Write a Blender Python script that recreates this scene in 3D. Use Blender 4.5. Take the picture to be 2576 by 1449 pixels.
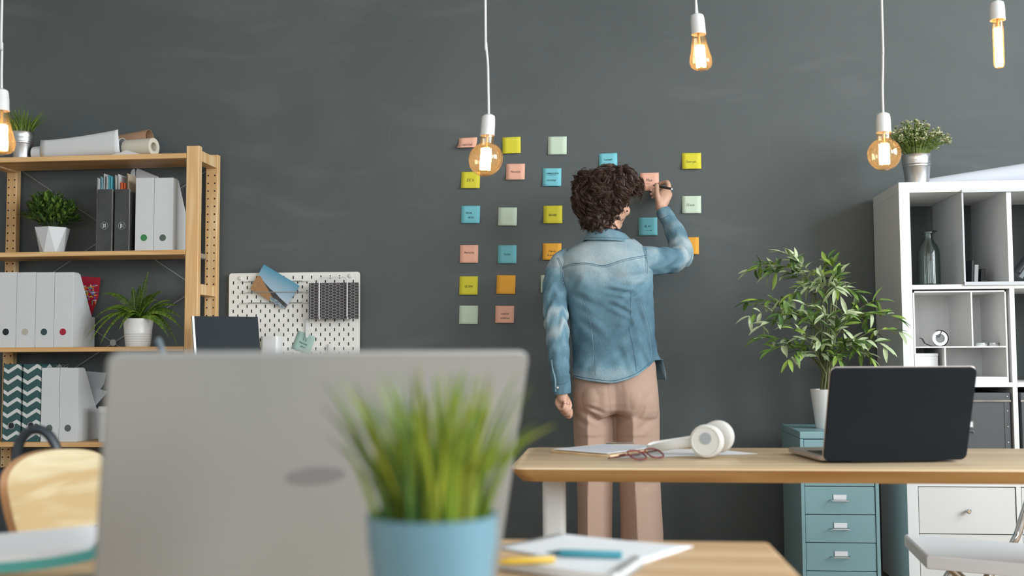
import bpy, bmesh, math, random
from mathutils import Vector, Matrix, noise
from mathutils.bvhtree import BVHTree
random.seed(7)
pi = math.pi
for o in list(bpy.data.objects):
    bpy.data.objects.remove(o)
SC = bpy.context.scene
COL = SC.collection

# ---------------------------------------------------------------- camera
FPX, CX, CY, HC = 2700.0, 1288.0, 724.5, 0.97
YAW, PITCH, ROLL = math.radians(5.5), math.atan(0.0615), 0.0055
FWD = Vector((-math.sin(YAW)*math.cos(PITCH), math.cos(YAW)*math.cos(PITCH), math.sin(PITCH)))
R0 = Vector((math.cos(YAW), math.sin(YAW), 0))
U0 = R0.cross(FWD)
RGT = R0*math.cos(ROLL) - U0*math.sin(ROLL)
UPV = U0*math.cos(ROLL) + R0*math.sin(ROLL)
CAM = Vector((0, 0, HC))
cd = bpy.data.cameras.new('camera'); cam = bpy.data.objects.new('camera', cd); COL.objects.link(cam)
cam.matrix_world = Matrix((( RGT.x, UPV.x, -FWD.x, CAM.x), (RGT.y, UPV.y, -FWD.y, CAM.y), (RGT.z, UPV.z, -FWD.z, CAM.z), (0, 0, 0, 1)))
cd.sensor_width = 36.0; cd.lens = 36.0*FPX/2576.0; cd.clip_start = 0.05; cd.clip_end = 60
cd.dof.use_dof = True; cd.dof.focus_distance = 4.0; cd.dof.aperture_fstop = cd.lens/1000.0/0.0098
SC.camera = cam
def ray(px, py): return FWD + RGT*((px-CX)/FPX) + UPV*((CY-py)/FPX)
def P(px, py, Y):                       # where the line of sight meets the plane y = Y
    r = ray(px, py); return CAM + r*(Y/r.y)
def PZ(px, py, z):                      # ... the level z
    r = ray(px, py); return CAM + r*((z-HC)/r.z)
def PD(px, py, d): return CAM + ray(px, py)*d

# ---------------------------------------------------------------- world, lights, exposure
SC.view_settings.view_transform = 'Standard'; SC.view_settings.look = 'None'
SC.view_settings.gamma = 1.0; SC.view_settings.use_curve_mapping = False
SC.view_settings.exposure = 1.12
W = bpy.data.worlds.new('world'); SC.world = W; W.use_nodes = True
W.node_tree.nodes['Background'].inputs[0].default_value = (0.62, 0.74, 0.9, 1)
W.node_tree.nodes['Background'].inputs[1].default_value = 0.55
try:
    SC.cycles.use_denoising = True; SC.cycles.sample_clamp_indirect = 4.0
    SC.cycles.max_bounces = 7; SC.cycles.transparent_max_bounces = 12
    SC.cycles.caustics_reflective = False; SC.cycles.caustics_refractive = False
except Exception: pass
WALL_Y = 4.36
def area(name, loc, target, sx, sy, power, col):
    l = bpy.data.lights.new(name, 'AREA'); l.shape = 'RECTANGLE'; l.size = sx; l.size_y = sy; l.energy = power; l.color = col
    o = bpy.data.objects.new(name, l); COL.objects.link(o); o.location = loc
    o.rotation_euler = (Vector(target)-Vector(loc)).to_track_quat('-Z', 'Y').to_euler()
    return o
XL, XR, YB, ZC = -3.4, 3.7, -2.6, 3.3
WIN_R = [(-1.5, 0.4), (0.9, 2.8)]      # openings of the right wall (y0, y1), z 0.95..2.95
WIN_B = [(-2.6, -1.1), (-0.4, 1.1), (1.8, 3.3)]  # openings of the wall behind the camera
for a, b in WIN_R:
    area('daylight', (XR+0.12, (a+b)/2, 2.05), (XR-1, (a+b)/2+0.05, 1.70), b-a, 1.8, 88, (0.90, 0.96, 1.0))
for a, b in WIN_B:
    area('daylight', ((a+b)/2, YB-0.12, 1.95), ((a+b)/2, YB+1, 1.75), b-a, 2.0, 16, (0.95, 0.98, 1.0))

# ---------------------------------------------------------------- materials
def lin(c):
    if isinstance(c, str):
        c = [int(c[i:i+2], 16)/255 for i in (0, 2, 4)]
        c = [x/12.92 if x <= .04045 else ((x+.055)/1.055)**2.4 for x in c]
    return (c[0], c[1], c[2], 1.0)
MATS = {}
def mat(name, col, rough=0.55, metal=0.0, spec=0.5, var=0.0, vscale=8.0, bump=0.0, bscale=60.0, stretch=(1, 1, 1), col2=None, coat=0.0, **kw):
    if name in MATS: return MATS[name]
    m = bpy.data.materials.new(name); m.use_nodes = True; nt = m.node_tree; b = nt.nodes['Principled BSDF']
    c = lin(col); b.inputs['Base Color'].default_value = c
    b.inputs['Roughness'].default_value = rough; b.inputs['Metallic'].default_value = metal
    b.inputs['Specular IOR Level'].default_value = spec
    if coat: b.inputs['Coat Weight'].default_value = coat
    if kw.get('sss'): b.inputs['Subsurface Weight'].default_value = kw['sss']; b.inputs['Subsurface Radius'].default_value = (.012, .005, .003); b.inputs['Subsurface Scale'].default_value = 0.6
    tc = nt.nodes.new('ShaderNodeTexCoord'); mp = nt.nodes.new('ShaderNodeMapping'); mp.inputs['Scale'].default_value = stretch
    nt.links.new(tc.outputs['Object'], mp.inputs['Vector'])
    n = nt.nodes.new('ShaderNodeTexNoise'); n.inputs['Scale'].default_value = vscale; n.inputs['Detail'].default_value = 5
    nt.links.new(mp.outputs[0], n.inputs['Vector'])
    mr = nt.nodes.new('ShaderNodeMapRange'); mr.inputs[1].default_value = .3; mr.inputs[2].default_value = .7
    nt.links.new(n.outputs[0], mr.inputs[0])
    mx = nt.nodes.new('ShaderNodeMix'); mx.data_type = 'RGBA'
    c2 = lin(col2) if col2 else tuple(x*(1-max(var, .04)) for x in c[:3])+(1,)
    mx.inputs[6].default_value = c; mx.inputs[7].default_value = c2
    nt.links.new(mr.outputs[0], mx.inputs[0]); nt.links.new(mx.outputs[2], b.inputs['Base Color'])
    if bump:
        n2 = nt.nodes.new('ShaderNodeTexNoise'); n2.inputs['Scale'].default_value = bscale; n2.inputs['Detail'].default_value = 4
        nt.links.new(mp.outputs[0], n2.inputs['Vector'])
        bp = nt.nodes.new('ShaderNodeBump'); bp.inputs['Strength'].default_value = bump; bp.inputs['Distance'].default_value = .004
        nt.links.new(n2.outputs[0], bp.inputs['Height']); nt.links.new(bp.outputs[0], b.inputs['Normal'])
    m['bsdf'] = b.name; MATS[name] = m; return m
def wood(name, c1, c2, axis='x', scale=14.0, rough=0.5, knots=False):
    if name in MATS: return MATS[name]
    m = bpy.data.materials.new(name); m.use_nodes = True; nt = m.node_tree; N = nt.nodes; L = nt.links; b = N['Principled BSDF']
    tc = N.new('ShaderNodeTexCoord'); mp = N.new('ShaderNodeMapping')
    s = {'x': (.07, 1, 1), 'z': (1, 1, .07), 'y': (1, .07, 1), 'xy': (.10, .10, 1)}[axis]; mp.inputs['Scale'].default_value = s
    L.new(tc.outputs['Object'], mp.inputs[0])
    n = N.new('ShaderNodeTexNoise'); n.inputs['Scale'].default_value = scale; n.inputs['Detail'].default_value = 3; n.inputs['Distortion'].default_value = .6
    L.new(mp.outputs[0], n.inputs[0])
    mu = N.new('ShaderNodeMath'); mu.operation = 'MULTIPLY'; mu.inputs[1].default_value = 9; L.new(n.outputs[0], mu.inputs[0])
    fr = N.new('ShaderNodeMath'); fr.operation = 'PINGPONG'; fr.inputs[1].default_value = 1; L.new(mu.outputs[0], fr.inputs[0])
    n2 = N.new('ShaderNodeTexNoise'); n2.inputs['Scale'].default_value = scale*14; L.new(mp.outputs[0], n2.inputs[0])
    ad = N.new('ShaderNodeMath'); ad.operation = 'MULTIPLY_ADD'; ad.inputs[1].default_value = .35; L.new(n2.outputs[0], ad.inputs[0]); L.new(fr.outputs[0], ad.inputs[2])
    rp = N.new('ShaderNodeValToRGB'); rp.color_ramp.elements[0].color = lin(c1); rp.color_ramp.elements[1].color = lin(c2)
    rp.color_ramp.elements[0].position = .15; rp.color_ramp.elements[1].position = 1.25 if False else 1.0
    L.new(ad.outputs[0], rp.inputs[0])
    out = rp.outputs[0]
    if knots:
        v = N.new('ShaderNodeTexVoronoi'); v.inputs['Scale'].default_value = 3.1
        mp2 = N.new('ShaderNodeMapping'); mp2.inputs['Scale'].default_value = {'x': (.6, 1.6, 1.6), 'z': (1.6, 1.6, .6), 'y': (1.6, .6, 1.6)}[axis]
        L.new(tc.outputs['Object'], mp2.inputs[0]); L.new(mp2.outputs[0], v.inputs[0])
        r2 = N.new('ShaderNodeMapRange'); r2.inputs[1].default_value = .035; r2.inputs[2].default_value = .07; r2.inputs[3].default_value = .8; r2.inputs[4].default_value = 0
        L.new(v.outputs[0], r2.inputs[0])
        mx = N.new('ShaderNodeMix'); mx.data_type = 'RGBA'; mx.inputs[7].default_value = lin('8A5232'); L.new(r2.outputs[0], mx.inputs[0]); L.new(out, mx.inputs[6]); out = mx.outputs[2]
    L.new(out, b.inputs['Base Color']); b.inputs['Roughness'].default_value = rough; b.inputs['Specular IOR Level'].default_value = .35
    MATS[name] = m; return m
def emis(name, col, strength):
    if name in MATS: return MATS[name]
    m = bpy.data.materials.new(name); m.use_nodes = True; b = m.node_tree.nodes['Principled BSDF']
    b.inputs['Base Color'].default_value = lin(col); b.inputs['Emission Color'].default_value = lin(col); b.inputs['Emission Strength'].default_value = strength
    MATS[name] = m; return m
def glass(name, tint, rough=0.02, refl=1.0, edge=None, glow=0.0):
    if name in MATS: return MATS[name]
    m = bpy.data.materials.new(name); m.use_nodes = True; nt = m.node_tree; N = nt.nodes; L = nt.links; N.remove(N['Principled BSDF'])
    out = N['Material Output']; tr = N.new('ShaderNodeBsdfTransparent'); gl = N.new('ShaderNodeBsdfGlossy'); gl.inputs['Roughness'].default_value = rough
    lw = N.new('ShaderNodeLayerWeight'); lw.inputs[0].default_value = .5
    mxc = N.new('ShaderNodeMix'); mxc.data_type = 'RGBA'; mxc.inputs[6].default_value = lin(tint); mxc.inputs[7].default_value = lin(edge or tint)
    L.new(lw.outputs['Facing'], mxc.inputs[0]); L.new(mxc.outputs[2], tr.inputs[0])
    pw = N.new('ShaderNodeMath'); pw.operation = 'POWER'; pw.inputs[1].default_value = 4.0; L.new(lw.outputs['Facing'], pw.inputs[0])
    mu = N.new('ShaderNodeMath'); mu.operation = 'MULTIPLY_ADD'; mu.inputs[1].default_value = .5*refl; mu.inputs[2].default_value = .05*refl; mu.use_clamp = True; L.new(pw.outputs[0], mu.inputs[0])
    mx = N.new('ShaderNodeMixShader'); L.new(mu.outputs[0], mx.inputs[0]); L.new(tr.outputs[0], mx.inputs[1]); L.new(gl.outputs[0], mx.inputs[2])
    last = mx.outputs[0]
    if glow:                                   # the coating scatters a little of the filament's light
        tl = N.new('ShaderNodeBsdfTranslucent'); tl.inputs[0].default_value = lin(edge); m2 = N.new('ShaderNodeMixShader'); m2.inputs[0].default_value = glow
        L.new(last, m2.inputs[1]); L.new(tl.outputs[0], m2.inputs[2]); last = m2.outputs[0]
    L.new(last, out.inputs[0]); MATS[name] = m; return m

# ---------------------------------------------------------------- mesh builder
def V(*a): return Vector(a)
class MB:
    def __init__(s): s.v = []; s.f = []; s.m = []; s.cm = 0; s.col = None
    def quad(s, *p):
        i = len(s.v); s.v += [Vector(q) for q in p]; s.f.append(tuple(range(i, i+len(p)))); s.m.append(s.cm); return s
    def box(s, x0, x1, y0, y1, z0, z1):
        i = len(s.v); s.v += [V(x, y, z) for z in (z0, z1) for y in (y0, y1) for x in (x0, x1)]
        for f in ((0, 2, 3, 1), (4, 5, 7, 6), (0, 1, 5, 4), (2, 6, 7, 3), (0, 4, 6, 2), (1, 3, 7, 5)):
            s.f.append(tuple(i+k for k in f)); s.m.append(s.cm)
        return s
    def obox(s, c, ax, ay, az):            # oriented box: centre and half-axis vectors
        i = len(s.v); c = Vector(c)
        s.v += [c+ax*x+ay*y+az*z for z in (-1, 1) for y in (-1, 1) for x in (-1, 1)]
        for f in ((0, 2, 3, 1), (4, 5, 7, 6), (0, 1, 5, 4), (2, 6, 7, 3), (0, 4, 6, 2), (1, 3, 7, 5)):
            s.f.append(tuple(i+k for k in f)); s.m.append(s.cm)
        return s
    def loft(s, rings, c0=True, c1=True, closed=True):
        n = len(rings[0]); i = len(s.v)
        for r in rings: s.v += [Vector(q) for q in r]
        for a in range(len(rings)-1):
            for k in range(n if closed else n-1):
                k2 = (k+1) % n
                s.f.append((i+a*n+k, i+a*n+k2, i+(a+1)*n+k2, i+(a+1)*n+k)); s.m.append(s.cm)
        if closed and c0: s.f.append(tuple(i+k for k in reversed(range(n)))); s.m.append(s.cm)
        if closed and c1: s.f.append(tuple(i+(len(rings)-1)*n+k for k in range(n))); s.m.append(s.cm)
        return s
    def prism(s, pts, d):                  # polygon (3D points) pushed along vector d
        d = Vector(d); a = [Vector(p) for p in pts]; return s.loft([a, [p+d for p in a]])
    def tube(s, pts, r, n=8, cap=True, flat=1.0, ref=None):
        pts = [Vector(p) for p in pts]; rings = []; u = None
        for k, p in enumerate(pts):
            t = (pts[min(k+1, len(pts)-1)]-pts[max(k-1, 0)])
            if t.length < 1e-9: t = V(0, 0, 1)
            t.normalize()
            if u is None:
                q = Vector(ref) if ref is not None else (V(0, 0, 1) if abs(t.z) < .9 else V(1, 0, 0))
                u = (q-t*q.dot(t)).normalized()
            else:
                u = u-t*u.dot(t); u = u.normalized() if u.length > 1e-6 else t.orthogonal().normalized()
            w = t.cross(u); rr = r[k] if isinstance(r, (list, tuple)) else r
            ra, rb = rr if isinstance(rr, (list, tuple)) else (rr, rr*flat)
            rings.append([p+u*(ra*math.cos(2*pi*j/n))+w*(rb*math.sin(2*pi*j/n)) for j in range(n)])
        return s.loft(rings, cap, cap)
    def lathe(s, prof, c, n=32, ax=V(0, 0, 1), cap=True):
        ax = Vector(ax).normalized(); u = ax.orthogonal().normalized() if abs(ax.z) < .99 else V(1, 0, 0); w = ax.cross(u); c = Vector(c)
        return s.loft([[c+ax*z+(u*math.cos(2*pi*j/n)+w*math.sin(2*pi*j/n))*max(r, 1e-5) for j in range(n)] for r, z in prof], cap, cap)
    def ell(s, c, r, rot=None, n=20, k=12):
        c = Vector(c); rings = []
        for a in range(k+1):
            t = pi*a/k; rr = max(math.sin(t), 1e-3); zz = -math.cos(t)
            q = []
            for j in range(n):
                p = V(r[0]*rr*math.cos(2*pi*j/n), r[1]*rr*math.sin(2*pi*j/n), r[2]*zz)
                q.append(c+(rot @ p if rot else p))
            rings.append(q)
        return s.loft(rings)
    def leaf(s, b, d, up, L, w, bend=.25, seg=4):
        d = Vector(d).normalized(); up = Vector(up); sd = d.cross(up)
        sd = sd.normalized() if sd.length > 1e-6 else d.orthogonal().normalized()
        nn = sd.cross(d).normalized(); i = len(s.v)
        for k in range(seg+1):
            t = k/seg; c = Vector(b)+d*(L*t)-nn*(bend*L*t*t); ww = w*(math.sin(pi*(t*.86+.1))**1.0 if k < seg else .02)
            s.v += [c-sd*ww+nn*ww*.35, c, c+sd*ww+nn*ww*.35]
        for k in range(seg):
            a = i+3*k; s.f += [(a, a+1, a+4, a+3), (a+1, a+2, a+5, a+4)]; s.m += [s.cm]*2
        return s
    def build(s, name, mats, parent=None, org=None, bevel=0.0, smooth=38, seg=2, sub=0, solid=0.0, recalc=True):
        if org is None:
            if parent is not None:
                r = parent
                while r.parent: r = r.parent
                org = r.location.copy()
            else:
                xs = [p.x for p in s.v]; ys = [p.y for p in s.v]; zs = [p.z for p in s.v]
                org = V((min(xs)+max(xs))/2, (min(ys)+max(ys))/2, min(zs))
        me = bpy.data.meshes.new(name); me.from_pydata([tuple(p-org) for p in s.v], [], s.f)
        if not isinstance(mats, (list, tuple)): mats = [mats]
        for m in mats: me.materials.append(m)
        me.polygons.foreach_set('material_index', s.m)
        bm = bmesh.new(); bm.from_mesh(me)
        if recalc: bmesh.ops.recalc_face_normals(bm, faces=bm.faces)
        for f in bm.faces: f.smooth = smooth > 0
        if smooth and not bevel:
            lim = math.radians(smooth)
            for e in bm.edges:
                if len(e.link_faces) == 2 and e.calc_face_angle(0) > lim: e.smooth = False
        bm.to_mesh(me); bm.free()
        if s.col:
            at = me.color_attributes.new('tone', 'FLOAT_COLOR', 'POINT')
            at.data.foreach_set('color', [c for q in s.col for c in q])
        o = bpy.data.objects.new(name, me); COL.objects.link(o)
        if parent is not None: o.parent = parent
        else: o.location = org
        if sub:
            q = o.modifiers.new('sub', 'SUBSURF'); q.levels = sub; q.render_levels = sub
        if solid:
            q = o.modifiers.new('solid', 'SOLIDIFY'); q.thickness = solid; q.offset = 0
        if bevel:
            q = o.modifiers.new('bevel', 'BEVEL'); q.width = bevel; q.segments = seg; q.limit_method = 'ANGLE'; q.angle_limit = math.radians(35)
            q = o.modifiers.new('wn', 'WEIGHTED_NORMAL'); q.keep_sharp = True
        return o
def tag(o, label, cat, group=None, kind=None):
    o['label'] = label; o['category'] = cat
    if group: o['group'] = group
    if kind: o['kind'] = kind
    return o
def thing(name, label, cat, loc, group=None):
    o = bpy.data.objects.new(name, None); COL.objects.link(o); o.location = Vector(loc); o.empty_display_size = .05
    return tag(o, label, cat, group)
def struct(o): o['kind'] = 'structure'; return o
def copy_tree(o, loc=None, label=None, parent=None):
    c = o.copy(); COL.objects.link(c)
    if parent is not None: c.parent = parent
    for ch in list(o.children): copy_tree(ch, parent=c)
    if loc is not None: c.location = Vector(loc)
    if label: c['label'] = label
    return c
def arc(c, r, a0, a1, n, u=V(1, 0, 0), w=V(0, 0, 1)):
    return [Vector(c)+u*(r*math.cos(a0+(a1-a0)*k/n))+w*(r*math.sin(a0+(a1-a0)*k/n)) for k in range(n+1)]
def rrect(x0, x1, y0, y1, r, n=5):        # rounded rectangle as 2D list
    o = []
    for cx, cy, a in ((x1-r, y1-r, 0), (x0+r, y1-r, pi/2), (x0+r, y0+r, pi), (x1-r, y0+r, 1.5*pi)):
        for k in range(n+1): t = a+pi/2*k/n; o.append((cx+r*math.cos(t), cy+r*math.sin(t)))
    return o
def catmull(pts, n=6):
    pts = [Vector(p) for p in pts]; q = [pts[0]]+pts+[pts[-1]]; o = []
    for i in range(1, len(q)-2):
        a, b, c, d = q[i-1], q[i], q[i+1], q[i+2]
        for k in range(n):
            t = k/n; o.append(.5*((2*b)+(c-a)*t+(2*a-5*b+4*c-d)*t*t+(3*b-a-3*c+d)*t**3))
    o.append(pts[-1]); return o

# common materials
M_white = mat('white_lacquer', (.72, .73, .72), .45, var=.03)
M_offw = mat('off_white_plastic', (.70, .71, .70), .4)
M_card = mat('white_cardboard', (.62, .65, .66), .75, var=.05, vscale=120, bump=.05, bscale=300)
M_paper = mat('white_paper', (.72, .74, .76), .8, var=.04, vscale=5)
M_black = mat('black_plastic', (.012, .013, .015), .4)
M_dark = mat('dark_hole', (.012, .018, .022), .8)
M_steel = mat('brushed_zinc', (.62, .64, .65), .33, metal=1.0, var=.15, vscale=14, stretch=(1, 1, .1))
M_chrome = mat('chrome', (.75, .76, .77), .12, metal=1.0)
M_wire = mat('grey_wire', (.45, .46, .45), .4, metal=.6)
M_ink = mat('black_ink', (.02, .035, .035), .8)
M_pine = wood('pine_vertical', 'EBCB9C', 'D9AE78', 'z', 9, knots=True)
M_pineh = wood('pine_board', 'E3BD88', 'CC9C64', 'x', 9, knots=True)
M_soil = mat('dark_soil', (.02, .016, .012), .95, bump=.5, bscale=120)

# ---------------------------------------------------------------- the room
def wall_material():
    m = bpy.data.materials.new('chalkboard_paint'); m.use_nodes = True; N = m.node_tree.nodes; L = m.node_tree.links; b = N['Principled BSDF']
    tc = N.new('ShaderNodeTexCoord')
    def nz(scale, st, det=6):
        mp = N.new('ShaderNodeMapping'); mp.inputs['Scale'].default_value = st; L.new(tc.outputs['Object'], mp.inputs[0])
        n = N.new('ShaderNodeTexNoise'); n.inputs['Scale'].default_value = scale; n.inputs['Detail'].default_value = det; n.inputs['Distortion'].default_value = .8
        L.new(mp.outputs[0], n.inputs[0]); return n
    a = nz(1.1, (1, 1, 1)); c = nz(5.0, (.35, 1, 1.2)); 
    mx = N.new('ShaderNodeMix'); mx.data_type = 'RGBA'; mx.inputs[6].default_value = (.077, .091, .091, 1); mx.inputs[7].default_value = (.102, .115, .115, 1)
    mr = N.new('ShaderNodeMapRange'); mr.inputs[1].default_value = .32; mr.inputs[2].default_value = .72; L.new(a.outputs[0], mr.inputs[0]); L.new(mr.outputs[0], mx.inputs[0])
    mx2 = N.new('ShaderNodeMix'); mx2.data_type = 'RGBA'; mx2.blend_type = 'MIX'; mx2.inputs[7].default_value = (.150, .160, .158, 1)
    m2 = N.new('ShaderNodeMapRange'); m2.inputs[1].default_value = .56; m2.inputs[2].default_value = .8; m2.inputs[4].default_value = .45; L.new(c.outputs[0], m2.inputs[0])
    L.new(m2.outputs[0], mx2.inputs[0]); L.new(mx.outputs[2], mx2.inputs[6]); L.new(mx2.outputs[2], b.inputs['Base Color'])
    b.inputs['Roughness'].default_value = .62; b.inputs['Specular IOR Level'].default_value = .35
    n3 = N.new('ShaderNodeTexNoise'); n3.inputs['Scale'].default_value = 260; L.new(tc.outputs['Object'], n3.inputs[0])
    bp = N.new('ShaderNodeBump'); bp.inputs['Strength'].default_value = .12; bp.inputs['Distance'].default_value = .002; L.new(n3.outputs[0], bp.inputs['Height']); L.new(bp.outputs[0], b.inputs['Normal'])
    return m
M_wall = wall_material(); M_roomw = mat('painted_plaster', (.52, .52, .50), .8, var=.03)
struct(MB().box(XL-.1, XR+.1, WALL_Y, WALL_Y+.12, 0, ZC).build('wall_back', M_wall))
struct(MB().box(XL-.12, XL, YB, WALL_Y, 0, ZC).build('wall_left', M_roomw))
struct(MB().box(XL-.12, XR+.2, YB-.2, WALL_Y+.12, -.1, 0).build('floor', wood('floor_boards', 'A58A68', '7D6245', 'x', 6)))
struct(MB().box(XL-.12, XR+.2, YB-.2, WALL_Y+.12, ZC, ZC+.1).build('ceiling', mat('ceiling_paint', (.60, .60, .58), .85)))
def wall_openings(name, horizontal, pos, th, lo, hi, wins):
    mb = MB()
    def bx(a, b, z0, z1):
        if horizontal: mb.box(pos, pos+th, a, b, z0, z1)
        else: mb.box(a, b, pos, pos+th, z0, z1)
    bx(lo, hi, 0, .95); bx(lo, hi, 2.95, ZC); e = lo
    for a, b in wins: bx(e, a, .95, 2.95); e = b
    bx(e, hi, .95, 2.95); struct(mb.build(name, M_roomw))
wall_openings('wall_right', True, XR, .12, YB, WALL_Y, WIN_R)
wall_openings('wall_front', False, YB-.12, .12, XL, XR, WIN_B)
wn = 0
for (ws, hz, pos) in ((WIN_R, True, XR+.02), (WIN_B, False, YB-.06)):
    for a, b in ws:
        wn += 1; mb = MB()
        def bx(u0, u1, z0, z1):
            if hz: mb.box(pos, pos+.04, u0, u1, z0, z1)
            else: mb.box(u0, u1, pos, pos+.04, z0, z1)
        bx(a, a+.05, .95, 2.95); bx(b-.05, b, .95, 2.95); bx(a, b, .95, 1.0); bx(a, b, 2.9, 2.95)
        bx((a+b)/2-.015, (a+b)/2+.015, 1, 2.9); bx(a, b, 1.6, 1.63); bx(a, b, 2.25, 2.28)
        struct(mb.build('window_%d' % wn, M_white))
# ================================================================ pine shelving unit on the left
YF, YR = 4.10, 4.335                      # front and back face of the unit
zs = [P(200, y, YF).z for y in (391, 632, 873, 1113)]
zs.append(zs[3]-(zs[2]-zs[3])*1.0)
zs.append(.12)
xfr0, xfr1 = P(466, 600, YF).x, P(496, 600, YF).x
xrr0, xrr1 = P(516, 600, YR-.03).x, P(546, 600, YR-.03).x
xlr0, xlr1 = P(14, 600, YR-.03).x, P(40, 600, YR-.03).x
off = xrr0-xfr0
xfl0 = xlr0-off; xfl1 = xfl0+(xfr1-xfr0)
sh = thing('shelving_unit', 'tall open pine shelving unit with drilled posts against the dark wall', 'shelf', ((xfl0+xrr1)/2, (YF+YR)/2, 0))
topf = P(482, 367, YF).z; topr = P(530, 390, YR-.03).z
for x0, x1, y0, y1, zt, holes in ((xfr0, xfr1+.004, YF, YF+.032, topf, 0), (xfl0, xfl1, YF, YF+.032, topf, 0), (xrr0, xrr1, YR-.032, YR, topr, 1), (xlr0, xlr1, YR-.032, YR, topr, 1)):
    mb = MB(); c_ = .0025
    mb.loft([[V(a, b, z) for a, b in ((x0+c_, y0), (x1-c_, y0), (x1, y0+c_), (x1, y1-c_), (x1-c_, y1), (x0+c_, y1), (x0, y1-c_), (x0, y0+c_))] for z in (0, zt)])
    if holes:
        mb.cm = 1; w = x1-x0
        for k in range(62):
            z = zt-.022-k*.0325
            if z < .05: break
            for fx in (.22, .78):
                mb.lathe([(.0034, 0), (.0034, .0006)], (x0+w*fx, y0-.0006, z), 10, V(0, 1, 0))
    mb.build('post', [M_pine, mat('peg_hole_dark', (.02, .012, .008), .9)], sh)
for i, z in enumerate(zs):
    h = .019 if i else .021
    MB().box(xfl0+(xfr1-xfr0)*0+.004, xfr0-.001, YF, YR-.034, z-h, z).build('shelf_board', M_pineh, sh, bevel=.0025)
    # steel bracket under the board end
    MB().box(xfr0-.02, xrr0+.006, YF+.034, YR-.034, z-h-.004, z-h-.001).box(xrr0+.004, xrr0+.006, YF+.034, YR-.034, z-h-.003, z-.001).build('shelf_bracket', M_wire, sh)
for (px0, py0, px1, py1) in ((499, 379, 533, 392), (495, 714, 527, 718)):
    z1 = P(px0, py0, YF+.03).z
    for xa, xb in ((xfr0+.006, xfr1), (xfl0+.006, xfl1)):
        d = xrr0-xfr0
        ring = lambda x0, x1, y, z: [V(x0, y, z-.042), V(x1, y, z-.042), V(x1, y, z), V(x0, y, z)]
        MB().loft([ring(xa, xb, YF+.031, z1), ring(xa+d, xb+d, YR-.031, z1)]).build('ladder_rung', M_pine, sh)
for (a, b, c, d) in ((55, 430, 515, 737), (517, 432, 55, 737), (55, 712, 515, 1012), (517, 712, 55, 1012)):
    MB().tube([P(a, b, YR+.004), P(c, d, YR+.004)], .0017, 6).build('cross_brace', M_wire, sh)
for (a, b) in ((286, 584), (284, 862)):
    MB().lathe([(.014, 0), (.014, .004)], P(a, b, YR-.002), 14, V(0, 1, 0)).build('brace_hub', M_wire, sh)

# ---- magazine files and binders
YI = 4.125
def hole_disc(mb, c, r, n=20): mb.lathe([(r, 0), (r, .0008)], (c[0], c[1]-.0008, c[2]), n, V(0, 1, 0))
def magazine_file(name, label, x0, x1, z0, h, depth, hole_z, inner, body, group, hr=.0135, low=.42, yf=YI, ring=None, cat='magazine file'):
    t = thing(name, label, cat, ((x0+x1)/2, yf+depth/2, z0), group)
    g = .0008
    th = .003
    prof = [(th, th), (depth-th, th), (depth-th, h*low), (depth*.86, h*low), (.055, h*.985), (.045, h-th), (th, h-th)]
    mb = MB()
    for xa in (x0+g, x1-g-th):
        mb.prism([V(xa, yf+a, z0+b) for a, b in prof], (th, 0, 0))
    mb.box(x0+g, x1-g, yf, yf+th, z0, z0+h); mb.box(x0+g, x1-g, yf+th, yf+depth, z0, z0+th)
    mb.box(x0+g, x1-g, yf+depth-th, yf+depth, z0, z0+h*low)
    mb.box(x0+g, x1-g, yf+th, yf+.045, z0+h-th, z0+h)
    mb.build('file_body', body, t, bevel=.0008, seg=1)
    hb = MB(); hole_disc(hb, ((x0+x1)/2-.001, yf, hole_z), hr)
    hb.build('finger_hole', inner, t)
    if ring: MB().tube(arc(((x0+x1)/2-.001, yf-.001, hole_z), hr+.001, 0, 2*pi, 24), .0014, 6).build('metal_ring', ring, t)
    return t
inner = {'dark': M_dark, 'cream': mat('cream_pages', (.45, .44, .36), .8), 'red': mat('red_pages', (.35, .01, .03), .7), 'teal': mat('dark_teal_pages', (.03, .07, .08), .8),
         'green': mat('green_folder', (.03, .22, .06), .5), 'grey': mat('grey_green_pages', (.09, .12, .10), .7)}
def fx(px, z): return P(px, 885-(z-HC)*600, YI).x
def row(pxs, py_top, zsh, labels, inn, hole_y, body, group, depth=.185, **kw):
    out = []
    for i, lab in enumerate(labels):
        ym = (py_top+P(0, 0, 1).z*0)
        x0 = P(pxs[i], py_top+90, YI).x; x1 = P(pxs[i+1], py_top+90, YI).x
        h = P((pxs[i]+pxs[i+1])/2, py_top, YI).z-zsh
        hz = P((pxs[i]+pxs[i+1])/2, hole_y, YI).z
        out.append(magazine_file('magazine_file', lab, x0, x1, zsh, h, depth, hz, inner[inn[i]], body, group, **kw))
    return out
row([-8, 41, 89, 136, 184], 685, zs[2], ['white cardboard magazine file at the far left of the shelf beside the fern', 'white magazine file with cream paper showing through its round hole',
    'white magazine file between the cream-holed and the red-holed file', 'white magazine file with red showing through its hole, red brochure behind it'], ['dark', 'cream', 'teal', 'red'], 835, M_card, 'white magazine files on the shelf with the fern')
row([103, 149, 196], 925, zs[3], ['white magazine file beside the zigzag binders on the lowest visible shelf', 'white magazine file with grey sheets leaning out of it, left of the white canister'], ['grey', 'grey'], 1077, M_card, 'white magazine files on the shelf with the zigzag binders')
row([340, 387, 435], 447, zs[1], ['white magazine file with green showing through its round hole', 'white magazine file next to the pine post on the upper shelf'], ['green', 'grey'], 598, M_card, 'white magazine files on the upper shelf')
M_lever = mat('black_marbled_board', (.055, .060, .062), .22, var=.5, vscale=9, spec=.6)
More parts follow.
